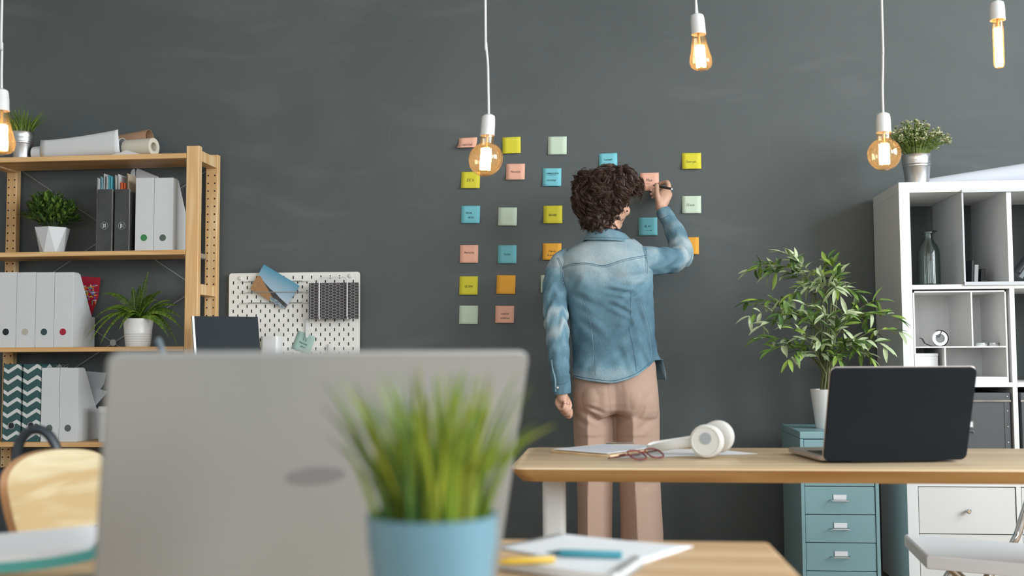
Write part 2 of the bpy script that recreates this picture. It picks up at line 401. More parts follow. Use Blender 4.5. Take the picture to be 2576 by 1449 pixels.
for i, (a, b, lab) in enumerate(((243, 284.5, 'glossy black box file stuffed with papers, left one of two'), (287, 328, 'glossy black box file stuffed with papers, beside the white files'))):
    x0 = P(a, 550, YI).x; x1 = P(b, 550, YI).x; zt = P(a+20, 476, YI).z; z0 = zs[1]
    t = thing('box_file', lab, 'box file', ((x0+x1)/2, YI+.11, z0), 'black box files on the upper shelf')
    mb = MB(); g = .0006
    mb.box(x0+g, x1-g, YI, YI+.003, z0, zt); mb.box(x0+g, x0+.003, YI, YI+.2, z0, zt-.01); mb.box(x1-.003, x1-g, YI, YI+.2, z0, zt-.01); mb.box(x0, x1, YI+.197, YI+.2, z0, zt-.01); mb.box(x0, x1, YI, YI+.2, z0, z0+.003)
    mb.build('file_body', M_lever, t, bevel=.0008, seg=1)
    MB().box(x1-.005, x1-.0035, YI-.0006, YI, z0+.003, zt).build('edge_strip', mat('pale_edge', (.42, .42, .36), .4), t)
    hz = P((a+b)/2, 568, YI).z; c = V((x0+x1)/2-.001, YI, hz); M_ring = mat('grey_hole_ring', (.22, .23, .23), .3)
    rg = MB().tube(arc(c+V(0, -.0012, 0), .0142, 0, 2*pi, 24), .0016, 6).build('hole_ring', M_ring, t)
    hb = MB(); hole_disc(hb, c, .0135); hb.cm = 1
    for k, dx in enumerate((-.006, -.002, .004)): hb.box(c.x+dx, c.x+dx+.0022, YI-.0012, YI-.0009, hz-.009+k*.001, hz+.0085)
    hb.build('finger_hole', [M_dark, M_paper], t)
# papers standing in the black files
cols = [((.72, .74, .76), 'white sheets'), ((.30, .55, .62), 'pale blue folder'), ((.10, .42, .50), 'teal folder'), ((.62, .62, .58), 'cream sheets'), ((.45, .47, .47), 'clear sleeve'), ((.65, .12, .03), 'orange folder'), ((.55, .45, .32), 'kraft sheet')]
seq = [(244, 250, 447, 0, 'stack of white sheets at the left edge of the left black box file'), (252, 258, 444, 1, 'pale blue folder between white sheets in the left black box file'), (260, 263, 437, 4, 'grey clear sleeve standing in the left black box file'), (266, 271, 443, 0, 'white sheets leaning against the teal folder in the black box file'),
       (272, 281, 441, 2, 'teal folder standing in the left black box file'), (289, 293, 440, 3, 'cream sheets at the left of the right black box file'), (296, 300, 438, 0, 'thin white sheets behind the orange folder'), (303, 316, 458, 5, 'orange folder in the right black box file'), (318, 323, 436, 6, 'kraft sheet at the right of the right black box file')]
for a, b, top, ci, lab in seq:
    c, nm = cols[ci]; z0 = zs[1]+.005; Yp = YI+.03; zt = P(a, top, Yp).z; xa, xb = P(a, 500, Yp).x, P(b, 500, Yp).x
    mb = MB(); n = 3 if xb-xa > .006 else 1
    for k in range(n):
        u = xa+(xb-xa)*k/n; w = (xb-xa)/n*.7
        mb.prism([V(u, Yp, z0), V(u+w, Yp, z0), V(u+w-.003*(k % 2), Yp, zt-.002*k), V(u-.003*(k % 2), Yp, zt-.002*k)], (.002, .13, -.0004*(k+1)))
    tag(mb.build('file_papers', mat('sheet_'+nm.replace(' ', '_'), c, .6, var=.1, vscale=40)), lab, 'papers', 'papers in the black box files')
# big sheets behind the white files (upper shelf)
xa = P(325, 500, YI+.05).x; xb = P(338, 500, YI+.05).x
for k, (pts, lab) in enumerate((([(328, 627), (324, 450), (331, 428), (336, 425), (339, 627)], 'curled white sheet standing left of the white files, behind them'), ([(341, 627), (341, 432), (345, 424), (395, 444), (430, 520), (430, 627)], 'large white sheet sticking out above the green-holed white file'))):
    Yp = YI+.200+.02*k
    tag(MB().prism([P(a, b, Yp) if b < 620 else V(P(a, b, Yp).x, Yp, zs[1]) for a, b in pts], (.004, .004, 0)).build('paper_sheet', M_paper), lab, 'paper', 'loose sheets behind the white files')
# red brochure behind the fourth file
Yp = YI+.195
q = [P(190, 694, Yp), P(252, 698, Yp), P(247, 745, Yp), P(226, 803, Yp), V(P(200, 860, Yp).x, Yp, zs[2]+.001), V(P(186, 860, Yp).x, Yp, zs[2]+.001)]
br = thing('brochure', 'red brochure with a colourful line pattern behind the white files', 'brochure', (q[0]+q[1])/2)
br.location.z = zs[2]
MB().prism(q, (0, .004, 0)).build('cover', mat('red_cover', (.42, .01, .035), .45), br)
pc = [mat('pattern_%s' % n, c, .5) for n, c in (('yellow', (.75, .45, .05)), ('blue', (.07, .2, .5)), ('green', (.1, .35, .12)), ('orange', (.75, .22, .05)), ('violet', (.25, .08, .3)), ('white', (.7, .7, .7)))]
pb = MB(); random.seed(3)
for k in range(95):
    px = random.uniform(201, 246); py = random.uniform(715, 758); w = random.uniform(3, 13); h = random.uniform(1.1, 3.4)
    if random.random() < .3: w, h = h, w
    if px+w > 249-(py-717)*.15 or (px < 207 and py > 740): continue
    a = P(px, py, Yp-.0005); b = P(px+w, py+h, Yp-.0005); pb.cm = k % 6; pb.box(a.x, b.x, Yp-.0005-.00002*k, Yp, b.z, a.z)
pb.build('printed_pattern', pc, br)

# chevron binders
def chevron_mat():
    m = bpy.data.materials.new('teal_chevron'); m.use_nodes = True; N = m.node_tree.nodes; L = m.node_tree.links; b = N['Principled BSDF']
    tc = N.new('ShaderNodeTexCoord'); sp = N.new('ShaderNodeSeparateXYZ'); L.new(tc.outputs['Object'], sp.inputs[0])
    def mth(op, a, bb=None, c=None):
        n = N.new('ShaderNodeMath'); n.operation = op
        for i, x in enumerate((a, bb, c)):
            if x is None: continue
            if isinstance(x, (int, float)): n.inputs[i].default_value = x
            else: L.new(x, n.inputs[i])
        return n.outputs[0]
    Wd = .0395
    ad = mth('ADD', sp.outputs[0], sp.outputs[1])
    pp = mth('PINGPONG', mth('ADD', ad, 10*Wd*2-.0+Wd*.0), Wd)
    z = mth('ADD', sp.outputs[2], mth('MULTIPLY', pp, .62))
    fr = mth('FRACT', mth('MULTIPLY', z, 1/.0445))
    st = mth('GREATER_THAN', fr, .66)
    mx = N.new('ShaderNodeMix'); mx.data_type = 'RGBA'; mx.inputs[6].default_value = (.028, .085, .088, 1); mx.inputs[7].default_value = (.62, .65, .64, 1)
    L.new(st, mx.inputs[0]); L.new(mx.outputs[2], b.inputs['Base Color']); b.inputs['Roughness'].default_value = .55
    return m
M_chev = chevron_mat()
for i, (a, b, lab) in enumerate(((7, 53.5, 'dark teal binder with white zigzag stripes, at the outer end of the row'), (56, 103, 'dark teal zigzag binder standing against the white magazine files'))):
    x0, x1 = P(a, 1010, YI).x, P(b, 1010, YI).x; z0 = zs[3]; zt = P(30, 916, YI).z
    t = thing('ring_binder', lab, 'binder', ((x0+x1)/2, YI+.1, z0), 'zigzag binders on the lowest visible shelf')
    MB().box(x0, x1, YI, YI+.003, z0, zt).box(x0, x0+.003, YI, YI+.2, z0, zt).box(x1-.003, x1, YI, YI+.2, z0, zt).build('cover', M_chev, t, bevel=.001, seg=1)
    MB().box(x0+.006, x1-.006, YI+.02, YI+.195, z0+.004, zt-.012).build('pages', M_paper, t)
    c = V((x0+x1)/2, YI, P(a+23, 1071, YI).z)
    hb = MB(); hole_disc(hb, c, .0125); hb.build('finger_hole', M_dark, t)
    MB().tube(arc(c+V(0, -.0012, 0), .0133, 0, 2*pi, 24), .0016, 6).build('metal_ring', M_chrome, t)
# spiral notebook behind white files (row 4)
t = thing('spiral_notebook', 'spiral bound notebook standing in the white files, its grey coil on top', 'notebook', (P(135, 920, YI+.1).x, YI+.1, zs[3]+.004))
x0, x1, zt = P(107, 920, YI+.1).x, P(172, 920, YI+.1).x, P(140, 922, YI+.1).z
sb = MB()
for k in range(7):
    c = V(x0+(x1-x0)*(k+.5)/7, YI+.095, zt); sb.tube([c+V(.009*math.sin(u)*.6+.006*math.cos(u), .004*math.sin(u), .008*math.cos(u)) for u in [j*.6 for j in range(12)]], .0009, 5)
sb.build('wire_coil', M_wire, t)
x1b = P(148, 920, YI+.1).x
MB().box(x0, x1, YI+.093, YI+.097, zt-.06, zt-.002).build('cover', mat('grey_board', (.3, .31, .31), .7), t)
for pts, lab in (([(199, 932), (268, 938), (262, 965), (240, 1000), (205, 1000)], 'grey sheet with a pointed corner, upper of two leaning from the file'), ([(205, 965), (272, 985), (241, 1020), (215, 1040)], 'grey sheet with a pointed corner, lower of two leaning from the file')):
    Yp = YI+.18 if pts[0][0] == 199 else YI+.15
    tag(MB().prism([P(a, b, Yp) for a, b in pts], (-.01, .003, 0)).build('paper_sheet', mat('pale_grey_sheet', (.42, .46, .48), .7)), lab, 'paper', 'sheets in the lower white file')
# white canister with lid
ca = P(238, 1070, YI).x; r = .036; z0 = zs[3]; cz = P(250, 1023, YI).z; cc = V(ca+r, YI+r, z0)
t = thing('canister', 'white round canister with a lid, right of the white files', 'canister', cc)
MB().lathe([(r*.95, 0), (r*.95, cz-z0-.022)], cc, 36).build('canister_body', M_card, t)
MB().lathe([(r, cz-z0-.024), (r, cz-z0-.002), (r-.003, cz-z0)], cc, 36).build('lid', M_offw, t)
# dark box on the bottom shelf
x0, x1 = xfl1+.01, P(17, 1260, YI).x
t = thing('storage_box', 'dark slate storage box on the bottom shelf behind the wooden chair', 'box', ((x0+x1)/2, YI+.1, zs[4]))
zb = P(10, 1182, YI).z
M_slate = mat('slate_cardboard', (.035, .045, .05), .6)
MB().box(x0, x1, YI, YI+.2, zs[4], zb-.04).build('box_body', M_slate, t, bevel=.002)
MB().box(x0-.002, x1+.002, YI-.003, YI+.2, zb-.038, zb).build('lid', M_slate, t, bevel=.002)

# ---- plants
def blades(mb, c, rb, rt, h, n, w, rnd, lean=(0, 0), tipdrop=0):
    for i in range(n):
        a = rnd.uniform(0, 2*pi); q = math.sqrt(rnd.random()); b = Vector(c)+V(math.cos(a), math.sin(a), 0)*rb*q
        a2 = a+rnd.uniform(-.6, .6); hh = h*rnd.uniform(.6, 1.0); out = rt*q*rnd.uniform(.5, 1.15)
        d = V(math.cos(a2), math.sin(a2), 0); pts = []
        for k in range(7):
            t = k/6; pts.append(b+V(0, 0, hh*t*(1-tipdrop*q*t*t))+d*(out*t**1.8)+V(lean[0]*t*t, lean[1]*t*t, 0))
        sd = d.cross(V(0, 0, 1)); yaw = rnd.uniform(-.9, .9); sd = (sd*math.cos(yaw)+d*math.sin(yaw)).normalized(); i0 = len(mb.v)
        mb.cm = rnd.choice((0, 0, 1, 1, 2)); ww = w*rnd.uniform(.7, 1.2)
        for k, p in enumerate(pts):
            s_ = ww*(1-(k/6)**2.2)+.0003; mb.v += [p-sd*s_, p+d*s_*.35, p+sd*s_]
        for k in range(6):
            q0 = i0+3*k; mb.f += [(q0, q0+1, q0+4, q0+3), (q0+1, q0+2, q0+5, q0+4)]; mb.m += [mb.cm]*2
    return mb
def green(name, c, rough=.5, **kw):
    m = mat(name, c, rough, var=.3, vscale=18, **kw)
    b = m.node_tree.nodes['Principled BSDF']; b.inputs['Transmission Weight'].default_value = 0
    return m
G = [green('grass_olive', (.17, .24, .02)), green('grass_green', (.10, .19, .025)), green('grass_lime', (.28, .34, .04))]
def bucket(c, r, h, name, label, n=36):
    t = thing(name, label, 'plant', c)
    MB().lathe([(r*.74, 0), (r*.745, .002), (r*.89, h*.58), (r*.915, h*.60), (r*.90, h*.62), (r*.925, h*.66), (r*.945, h*.68), (r*.93, h*.70), (r*.955, h*.74), (r*.965, h*.76), (r*.955, h*.78), (r*.985, h*.985), (r*1.01, h), (r*.97, h), (r*.93, h*.9)], c, n, cap=True).build('pot', M_steel, t)
    MB().lathe([(.001, h*.9), (r*.93, h*.9), (r*.93, h*.91), (.001, h*.91)], c, 24).build('soil', M_soil, t)
    return t
# metal bucket with grass (top board)
Yg = 4.2; c = V(P(56, 385, Yg).x, Yg, zs[0]); r = P(83, 335, Yg).x-P(56, 335, Yg).x; h = P(56, 334, Yg).z-c.z
t = bucket(c, r, h, 'potted_grass', 'zinc bucket of green grass on top of the pine shelving')
rnd = random.Random(5); mb = blades(MB(), c+V(0, 0, h*.92), r*.8, r*1.7, .118, 95, .0022, rnd); blades(mb, c+V(.01, 0, h*.92), r*.4, r*2.2, .10, 14, .002, rnd, lean=(.03, 0))
mb.build('grass_blades', G, t)
# white facetted pot with a bushy plant
Yg = 4.19; c = V(P(131, 630, Yg).x, Yg, zs[1]); zt = P(131, 574, Yg).z; r1 = (P(172, 574, Yg).x-P(90, 574, Yg).x)/2; r0 = r1*.66
t = thing('potted_plant', 'white facetted pot with a bushy small-leaved plant left of the black files', 'plant', c)
mb = MB(); n = 6; a0 = .28
lo = [c+V(r0*math.cos(a0+2*pi*k/n), r0*math.sin(a0+2*pi*k/n), 0) for k in range(n)]
hi = [V(c.x+r1*math.cos(a0+2*pi*(k+.5)/n), c.y+r1*math.sin(a0+2*pi*(k+.5)/n), zt) for k in range(n)]
i0 = len(mb.v); mb.v += lo+hi
for k in range(n):
    mb.f += [(i0+k, i0+(k+1) % n, i0+n+k), (i0+(k+1) % n, i0+n+(k+1) % n, i0+n+k)]; mb.m += [0, 0]
mb.f.append(tuple(i0+k for k in range(n))); mb.m.append(0)
mb.quad(*[q+V(0, 0, -.004) for q in hi])
mb.build('pot', mat('white_ceramic', (.62, .65, .67), .45), t, smooth=0)
def bush(c, R, H, ns, rnd, L=.03, w=.0055, sx=1.0, lean=(0, 0)):
    mb = MB()
    for i in range(ns):
        a = rnd.uniform(0, 2*pi); e = rnd.uniform(.05, 1.0)**.7; d = V(math.cos(a)*e*R*sx+lean[0], math.sin(a)*e*R, H*math.sqrt(max(0, 1-e*e*.85))*rnd.uniform(.6, 1.05))
        p0 = Vector(c)+V(math.cos(a)*R*.25*e, math.sin(a)*R*.25*e, 0); p1 = p0+d; mid = p0+d*.55+V(0, 0, H*.1)
        pts = [p0.lerp(mid, k/3) for k in range(3)]+[mid.lerp(p1, k/3) for k in range(4)]
        mb.cm = 1; mb.tube(pts, .0008, 3)
        for k in range(2, 7):
            for _ in range(3):
                ld = (d.normalized()+V(rnd.uniform(-1, 1), rnd.uniform(-1, 1), rnd.uniform(-.5, .9))*.8).normalized()
                mb.cm = rnd.choice((0, 0, 1, 2)); mb.leaf(pts[min(k, 6)], ld, V(rnd.uniform(-.4, .4), rnd.uniform(-.4, .4), 1), L*rnd.uniform(.6, 1.2), w*rnd.uniform(.7, 1.2), .2, 3)
    return mb
GB = [green('bush_green', (.065, .14, .018)), green('bush_dark', (.03, .075, .015)), green('bush_light', (.15, .25, .04))]
bush(V(c.x, c.y, zt-.012), .080, .150, 130, random.Random(2), sx=1.1, lean=(-.008, 0)).build('foliage', GB, t)
# fern in white ribbed pot
Yg = 4.17; c = V(P(347, 870, Yg).x, Yg, zs[2]); zt = P(347, 802, Yg).z; r1 = (P(383, 805, Yg).x-P(311, 805, Yg).x)/2; h = zt-c.z
t = thing('potted_fern', 'green fern with arching fronds in a ribbed white pot', 'plant', c)
prof = [(r1*.78, 0), (r1*.80, h*.03)]
for k in range(5): z = h*(.10+.085*k); q = r1*(.80+.20*(z/h)); prof += [(q, z), (q+.0012, z+h*.03), (q, z+h*.06)]
prof += [(r1*.97, h*.9), (r1*.98, h*.92), (r1*1.0, h), (r1*.94, h), (r1*.92, h*.85)]
MB().lathe(prof, c, 40).build('pot', mat('white_glaze', (.70, .70, .69), .3), t)
MB().lathe([(.001, h*.84), (r1*.93, h*.84), (r1*.93, h*.86), (.001, h*.86)], c, 24).build('soil', M_soil, t)
GF = [green('fern_green', (.15, .26, .03)), green('fern_dark', (.08, .17, .025)), green('fern_light', (.24, .36, .05))]
def frond(mb, p0, p1, lift, rnd, wmax=.022, n=46):
    p0 = Vector(p0); p1 = Vector(p1); mid = (p0+p1)/2+V(0, 0, lift); pts = []
    for k in range(n+1):
        t_ = k/n; pts.append(p0*(1-t_)**2+mid*2*t_*(1-t_)+p1*t_*t_)
    mb.cm = 0; mb.tube(pts[::4]+[pts[-1]], [.0012]*(len(pts[::4]))+[.0004], 4)
    for k in range(5, n):
        t_ = k/n; d = (pts[k+1]-pts[k-1]).normalized(); sd = d.cross(V(0, -.5, 1)).normalized(); L = wmax*math.sin(pi*min(1, t_*.95+.08))**.7*(1.05-t_*.55)
        for s_ in (-1, 1):
            mb.cm = rnd.choice((0, 0, 1, 2)); mb.leaf(pts[k], sd*s_+d*.35+V(0, 0, -.12), V(0, -.3, 1), L*rnd.uniform(.9, 1.1), .0042, .1, 3)
rnd = random.Random(9); mb = MB(); base = V(c.x, c.y, zt-.01)
for (px, py, dy, lift) in ((373, 682, 0, .02), (412, 732, .03, .06), (333, 722, -.02, .03), (352, 715, .06, .03), (255, 742, .02, .09), (223, 868, -.02, .16), (252, 866, -.06, .15), (216, 850, .04, .13), (268, 778, -.07, .07), (290, 790, .05, .06), (452, 772, -.01, .07), (463, 835, -.03, .12), (456, 800, .04, .09), (430, 758, -.06, .06), (395, 755, -.08, .05), (320, 790, -.10, .05), (300, 830, -.11, .10), (425, 850, -.08, .10), (385, 740, .08, .05), (240, 800, .06, .10), (446, 870, .03, .15)):
    q = P(px, py, Yg+dy); frond(mb, base+V(rnd.uniform(-.012, .012), rnd.uniform(-.012, .012), 0), q, lift, rnd, wmax=.026)
mb.build('fronds', GF, t)

# ---- paper rolls on top
def roll_between(a, b, ra, rb, n=28, th=.0016, flare=None):
    a, b = Vector(a), Vector(b); ax = (b-a).normalized(); u = V(0, 0, 1)-ax*ax.z; u.normalize(); w = ax.cross(u)
    rings = []
    for k in range(9):
        t_ = k/8; p = a.lerp(b, t_); r_ = ra+(rb-ra)*t_; rings.append([p+(u*math.cos(2*pi*j/n)+w*math.sin(2*pi*j/n))*r_ for j in range(n)])
    inn = [[p+(a.lerp(b, k/8)-p)*min(.9, th/(ra+(rb-ra)*k/8)) for p in rings[k]] for k in range(9)]
    return MB().loft(rings+inn[::-1]+[rings[0]], False, False)
z0 = zs[0]
Yr = YF+.05
ra = .030; rb = .037
a = V(P(84, 385, Yr+.04).x, Yr+.055, z0+ra+.001); b = V(P(312, 365, Yr).x, Yr-.005, z0+rb+.001)
t = thing('paper_roll', 'large white rolled sheet of paper with a flared open end', 'paper roll', (a.x, a.y, z0), 'paper rolls on the pine shelving')
roll_between(a, b, ra, rb).build('rolled_sheet', M_paper, t)
fl = [P(180, 352, Yr+.02)]
c0 = P(190, 351, Yr+.03); c1 = P(299, 323, Yr-.0); c2 = P(296, 350, Yr-.015); c3 = P(298, 374, Yr-.03); c4 = P(230, 372, Yr-.02)
rings = []
for k in range(15):
    s_ = .10+.90*k/14; cc_ = a.lerp(b, s_); rr_ = ra+(rb-ra)*s_+.0012; px_, _ = 0, 0
    topz = lerp_z = P(84+228*s_, (350, 347, 340, 325)[min(3, int(s_*3.99))], cc_.y-rr_).z
    py_ = 352-27*max(0, (s_-.15)/.85)**1.4; topz = max(P(84+215*s_, py_, cc_.y-rr_).z, cc_.z+.002)
    q_ = [cc_+V(0, -rr_*math.sin(u), -rr_*math.cos(u)) for u in [pi/2*j/6 for j in range(7)]]+[V(cc_.x-(.008 if k == 14 else 0)*j/4, cc_.y-rr_+.004*(j/4)**2, cc_.z+(topz-cc_.z)*j/4) for j in range(1, 5)]
    rings.append(q_)
MB().loft(rings, closed=False).build('paper_flap', M_paper, t, solid=.0012)
MB().tube([Vector(a)+(V(0, 0, 1)*math.cos(u)+V(0, 1, 0)*math.sin(u))*(ra+.004)+(b-a)*.12 for u in [2*pi*k/24 for k in range(25)]], .001, 5).build('rubber_band', mat('tan_rubber', (.5, .33, .12), .6), t)
MB().prism([P(276, 389.5, Yr-.04), P(300, 385, Yr-.045), P(318, 377, Yr-.048), P(340, 384, Yr-.045), P(362, 389.5, Yr-.04)], (0, .0012, 0)).build('lower_flap', M_paper, t)
M_kraft = mat('kraft_paper', (.42, .25, .15), .75, var=.2, vscale=12)
a = P(112, 362, Yr+.14); b = P(378, 350, Yr+.11); a.z = z0+.033
b.z = P(372, 348, Yr+.11).z
t = thing('paper_roll', 'brown kraft paper roll lying behind the white rolls', 'paper roll', (a.x, a.y, z0), 'paper rolls on the pine shelving')
roll_between(a, b, .031, .037, th=.002).build('rolled_sheet', M_kraft, t)
MB().tube([b+V(-.02+.022*k/10, 0, 0)+V(0, .014*math.cos(k*.6)*1, .014*math.sin(k*.6)) for k in range(11)], .003, 6, flat=3).build('inner_curl', mat('dark_kraft', (.25, .11, .05), .8), t)
r_ = .036; b = V(P(384, 368, Yr-.02).x, Yr-.008, z0+r_); a = V(P(319, 370, Yr+.02).x, Yr+.022, z0+r_)
t = thing('paper_roll', 'cream paper roll with a thick core, its round end towards the room', 'paper roll', (b.x, b.y, z0), 'paper rolls on the pine shelving')
roll_between(a, b, r_, r_, th=.018).build('rolled_sheet', mat('cream_paper', (.70, .66, .55), .75, var=.06), t)

# ================================================================ pegboard on the wall
Yp = WALL_Y-.022
x0, x1 = P(575, 790, Yp).x, P(905, 790, Yp).x; zt = P(740, 685.5, Yp).z; zb = zt-(x1-x0)
pb = thing('pegboard', 'white pegboard with slots on the dark wall beside the pine shelving', 'pegboard', ((x0+x1)/2, Yp, zb))
M_peg = mat('white_pegboard', (.82, .81, .76), .5)
MB().prism([V(a, Yp, b) for a, b in rrect(x0, x1, zb, zt, .012)], (0, .006, 0)).build('board', M_peg, pb, bevel=.001)
mb = MB()
for i in range(26):
    z = zt-.0205-.0198*i; xs = x0+(.040 if i % 2 == 0 else .020)
    k = 0
    while xs+k*.0392 < x1-.012:
        xx = xs+k*.0392; k += 1
        if i == 0 and (xx < x0+.06 or xx > x1-.06): continue
        mb.prism([V(xx+a, Yp-.0004, z+b) for a, b in rrect(-.0024, .0024, -.0072, .0072, .0023, 3)], (0, .0005, 0))
mb.build('slots', M_dark, pb)
for px, py in ((605, 700), (881, 694)):
    c = P(px, py, Yp-.004)
    MB().lathe([(.008, 0), (.009, -.003), (.006, -.006), (.0015, -.0065)], P(px, py, Yp), 16, V(0, 1, 0)).build('screw_cap', M_offw, pb)
for py in (707, 734.5, 761):
    a = P(612, py+1, Yp-.012); b = P(776, py, Yp-.012); a1 = P(624, py+1, Yp-.012); b1 = P(762, py, Yp-.012)
    t = thing('elastic_string', 'thin elastic cord with white clips on the pegboard, %s of three' % {707: 'topmost', 734.5: 'middle', 761: 'lowest'}[py], 'cord', ((a.x+b.x)/2, Yp-.012, a.z), 'elastic cords on the pegboard')
    MB().tube([a1+V(0, -.006, 0), b1+V(0, -.006, 0)] if py == 734.5 else [a1, b1], .0018, 6).build('cord', mat('grey_cord', (.28, .30, .28), .7), t)
    for u, w in ((a, a1), (b1, b)):
        MB().tube([u+V(0, .011, .003), u, w], [.002, .003, .0028], 8).build('clip', M_offw, t)
# photo print
Yq = Yp-.0155
q = [P(664, 665, Yq), P(754, 719, Yq), P(735.5, 752, Yq), P(716, 779, Yq), P(629, 727, Yq), P(648, 694, Yq)]
t = thing('photo_print', 'tilted photo of an autumn shore under a blue sky, tucked behind the pegboard cords', 'photo', (q[4].x, Yq, q[3].z))
def grad_print():
    m = bpy.data.materials.new('printed_sky'); m.use_nodes = True; N = m.node_tree.nodes; L = m.node_tree.links; b = N['Principled BSDF']
    tc = N.new('ShaderNodeTexCoord'); mp = N.new('ShaderNodeMapping'); mp.inputs['Rotation'].default_value = (0, math.radians(-31), 0); L.new(tc.outputs['Generated'], mp.inputs[0])
    g = N.new('ShaderNodeSeparateXYZ'); L.new(mp.outputs[0], g.inputs[0]); r = N.new('ShaderNodeValToRGB'); e = r.color_ramp.elements
    e[0].position = .15; e[0].color = lin('C9C4C6'); e[1].position = 1.0; e[1].color = lin('3E8CA8'); n = e.new(.55); n.color = lin('A9BCCB')
    L.new(g.outputs[2], r.inputs[0]); L.new(r.outputs[0], b.inputs['Base Color']); b.inputs['Roughness'].default_value = .35; return m
A, B_, Cq, D = q[0], q[1], q[3], q[4]
MB().prism([A, B_, Cq, D], (0, .0006, 0)).build('print', grad_print(), t)
def bil(u, v): return (A*(1-u)+B_*u)*(1-v)+(D*(1-u)+Cq*u)*v
mb = MB(); e = V(0, -.0004, 0)
def pg(cm, pts, k=1): mb.cm = cm; mb.prism([bil(u, v)+e*k for u, v in pts], (0, .0003, 0))
pg(0, [(0, .62), (.15, .50), (.5, .66), (1, .80), (1, 1), (0, 1)])
pg(1, [(0, .45), (.08, .42), (.30, .62), (.62, .86), (.70, 1), (0, 1)], 2)
pg(2, [(.30, .60), (.60, .66), (.95, .82), (.95, .9), (.6, .85)], 3)
pg(3, [(.50, .86), (.75, .84), (1, .93), (1, 1), (.60, 1)], 4)
mb.build('printed_landscape', [mat('print_slate', (.10, .10, .10), .4, var=.5, vscale=60), mat('print_autumn', (.45, .20, .05), .4, var=.6, vscale=130, col2=(.25, .17, .1)), mat('print_shadow', (.05, .05, .055), .4, var=.5, vscale=90), mat('print_ice', (.35, .45, .5), .4, col2=(.06, .09, .11), vscale=120)], t)
# letter holder
Yl = Yp-.05; x0l, x1l = P(776, 760, Yl).x, P(901, 760, Yl).x; ztl, zbl = P(838, 711, Yl).z, P(838, 802, Yl).z
t = thing('letter_holder', 'white wire letter holder with dark mesh panel hanging on the pegboard', 'letter holder', ((x0l+x1l)/2, Yl, zbl))
MB().box(x0l, x1l, Yl+.004, Yl+.007, zbl, ztl).build('dark_panel', mat('charcoal_card', (.055, .052, .055), .7), t)
mb = MB(); W_, H_ = .0205, .0118; i = 0; xx = x0l-W_*.5; done = set()
while xx < x1l:
    z = zbl-H_*(.5 if i % 2 else 1.0)
    while z < ztl:
        hx = [(xx, z+H_*.5), (xx+W_*.25, z), (xx+W_*.75, z), (xx+W_, z+H_*.5), (xx+W_*.75, z+H_), (xx+W_*.25, z+H_)]
        for k in range(6):
            a, b = hx[k], hx[(k+1) % 6]; key = tuple(sorted(((round(a[0], 4), round(a[1], 4)), (round(b[0], 4), round(b[1], 4)))))
            if key in done or min(a[0], b[0]) < x0l or max(a[0], b[0]) > x1l or min(a[1], b[1]) < zbl or max(a[1], b[1]) > ztl: continue
            done.add(key); mb.tube([V(a[0], Yl+.001, a[1]), V(b[0], Yl+.001, b[1])], .0009, 4, cap=False)
        z += H_
    xx += W_*.75; i += 1
mb.build('wire_mesh', mat('pale_wire', (.42, .40, .40), .5), t)
Yw = Yl-.006; a, b = P(803, 700, Yw), P(873, 800, Yw); r_ = .014; rx = [(a.x, b.z)]
pts = [V(a.x+.006, Yw-.012, b.z-.002), V(a.x, Yw, b.z+.006), V(a.x, Yw, a.z-r_)]+arc((a.x+r_, Yw, a.z+.004-r_), r_, pi, pi/2, 5)+arc((b.x-r_, Yw, a.z+.004-r_), r_, pi/2, 0, 5)+[V(b.x, Yw, b.z+.006), V(b.x+.006, Yw-.012, b.z-.002)]
MB().tube(pts, .0028, 8).build('wire_frame', M_offw, t)
for xx in (a.x, b.x): MB().tube([V(xx, Yw, ztl), V(xx, Yp, ztl)], .0022, 6).tube([V(xx, Yw, zbl), V(xx, Yp, zbl)], .0022, 6).build('hook', M_offw, t)
# clip with note, second clip, container
def clip(px, py0, py1, lab):
    c0, c1 = P(px, py0, Yp-.012), P(px, py1, Yp-.012)
    mb = MB().prism([V(c0.x+a, Yp-.012, c1.z+b) for a, b in rrect(-.0062, .0062, 0, c0.z-c1.z, .006)], (0, .006, 0)); mb.box(c0.x-.004, c0.x+.004, Yp-.007, Yp, c0.z-.02, c0.z-.008)
    return tag(mb.build('pegboard_clip', M_offw, bevel=.0015), lab, 'clip', 'clips on the pegboard')
clip(772, 802, 850, 'white pegboard clip holding the pale green meeting note')
clip(829, 864, 908, 'white empty pegboard clip near the lower right of the pegboard')
# open container on the pegboard
a, b = P(655, 846, Yp-.06), P(700, 846, Yp-.06); zb_ = P(655, 930, Yp-.06).z
mb = MB(); o2 = rrect(a.x, b.x, Yp-.062, Yp-.001, .014, 6); i2 = rrect(a.x+.002, b.x-.002, Yp-.060, Yp-.003, .012, 6)
mb.loft([[V(x, y, zb_) for x, y in o2], [V(x, y, a.z) for x, y in o2], [V(x, y, a.z) for x, y in i2], [V(x, y, zb_+.003) for x, y in i2]])
tag(mb.build('pegboard_cup', mat('white_bin', (.74, .75, .75), .25)), 'white open container hooked on the pegboard right of the monitor', 'container')

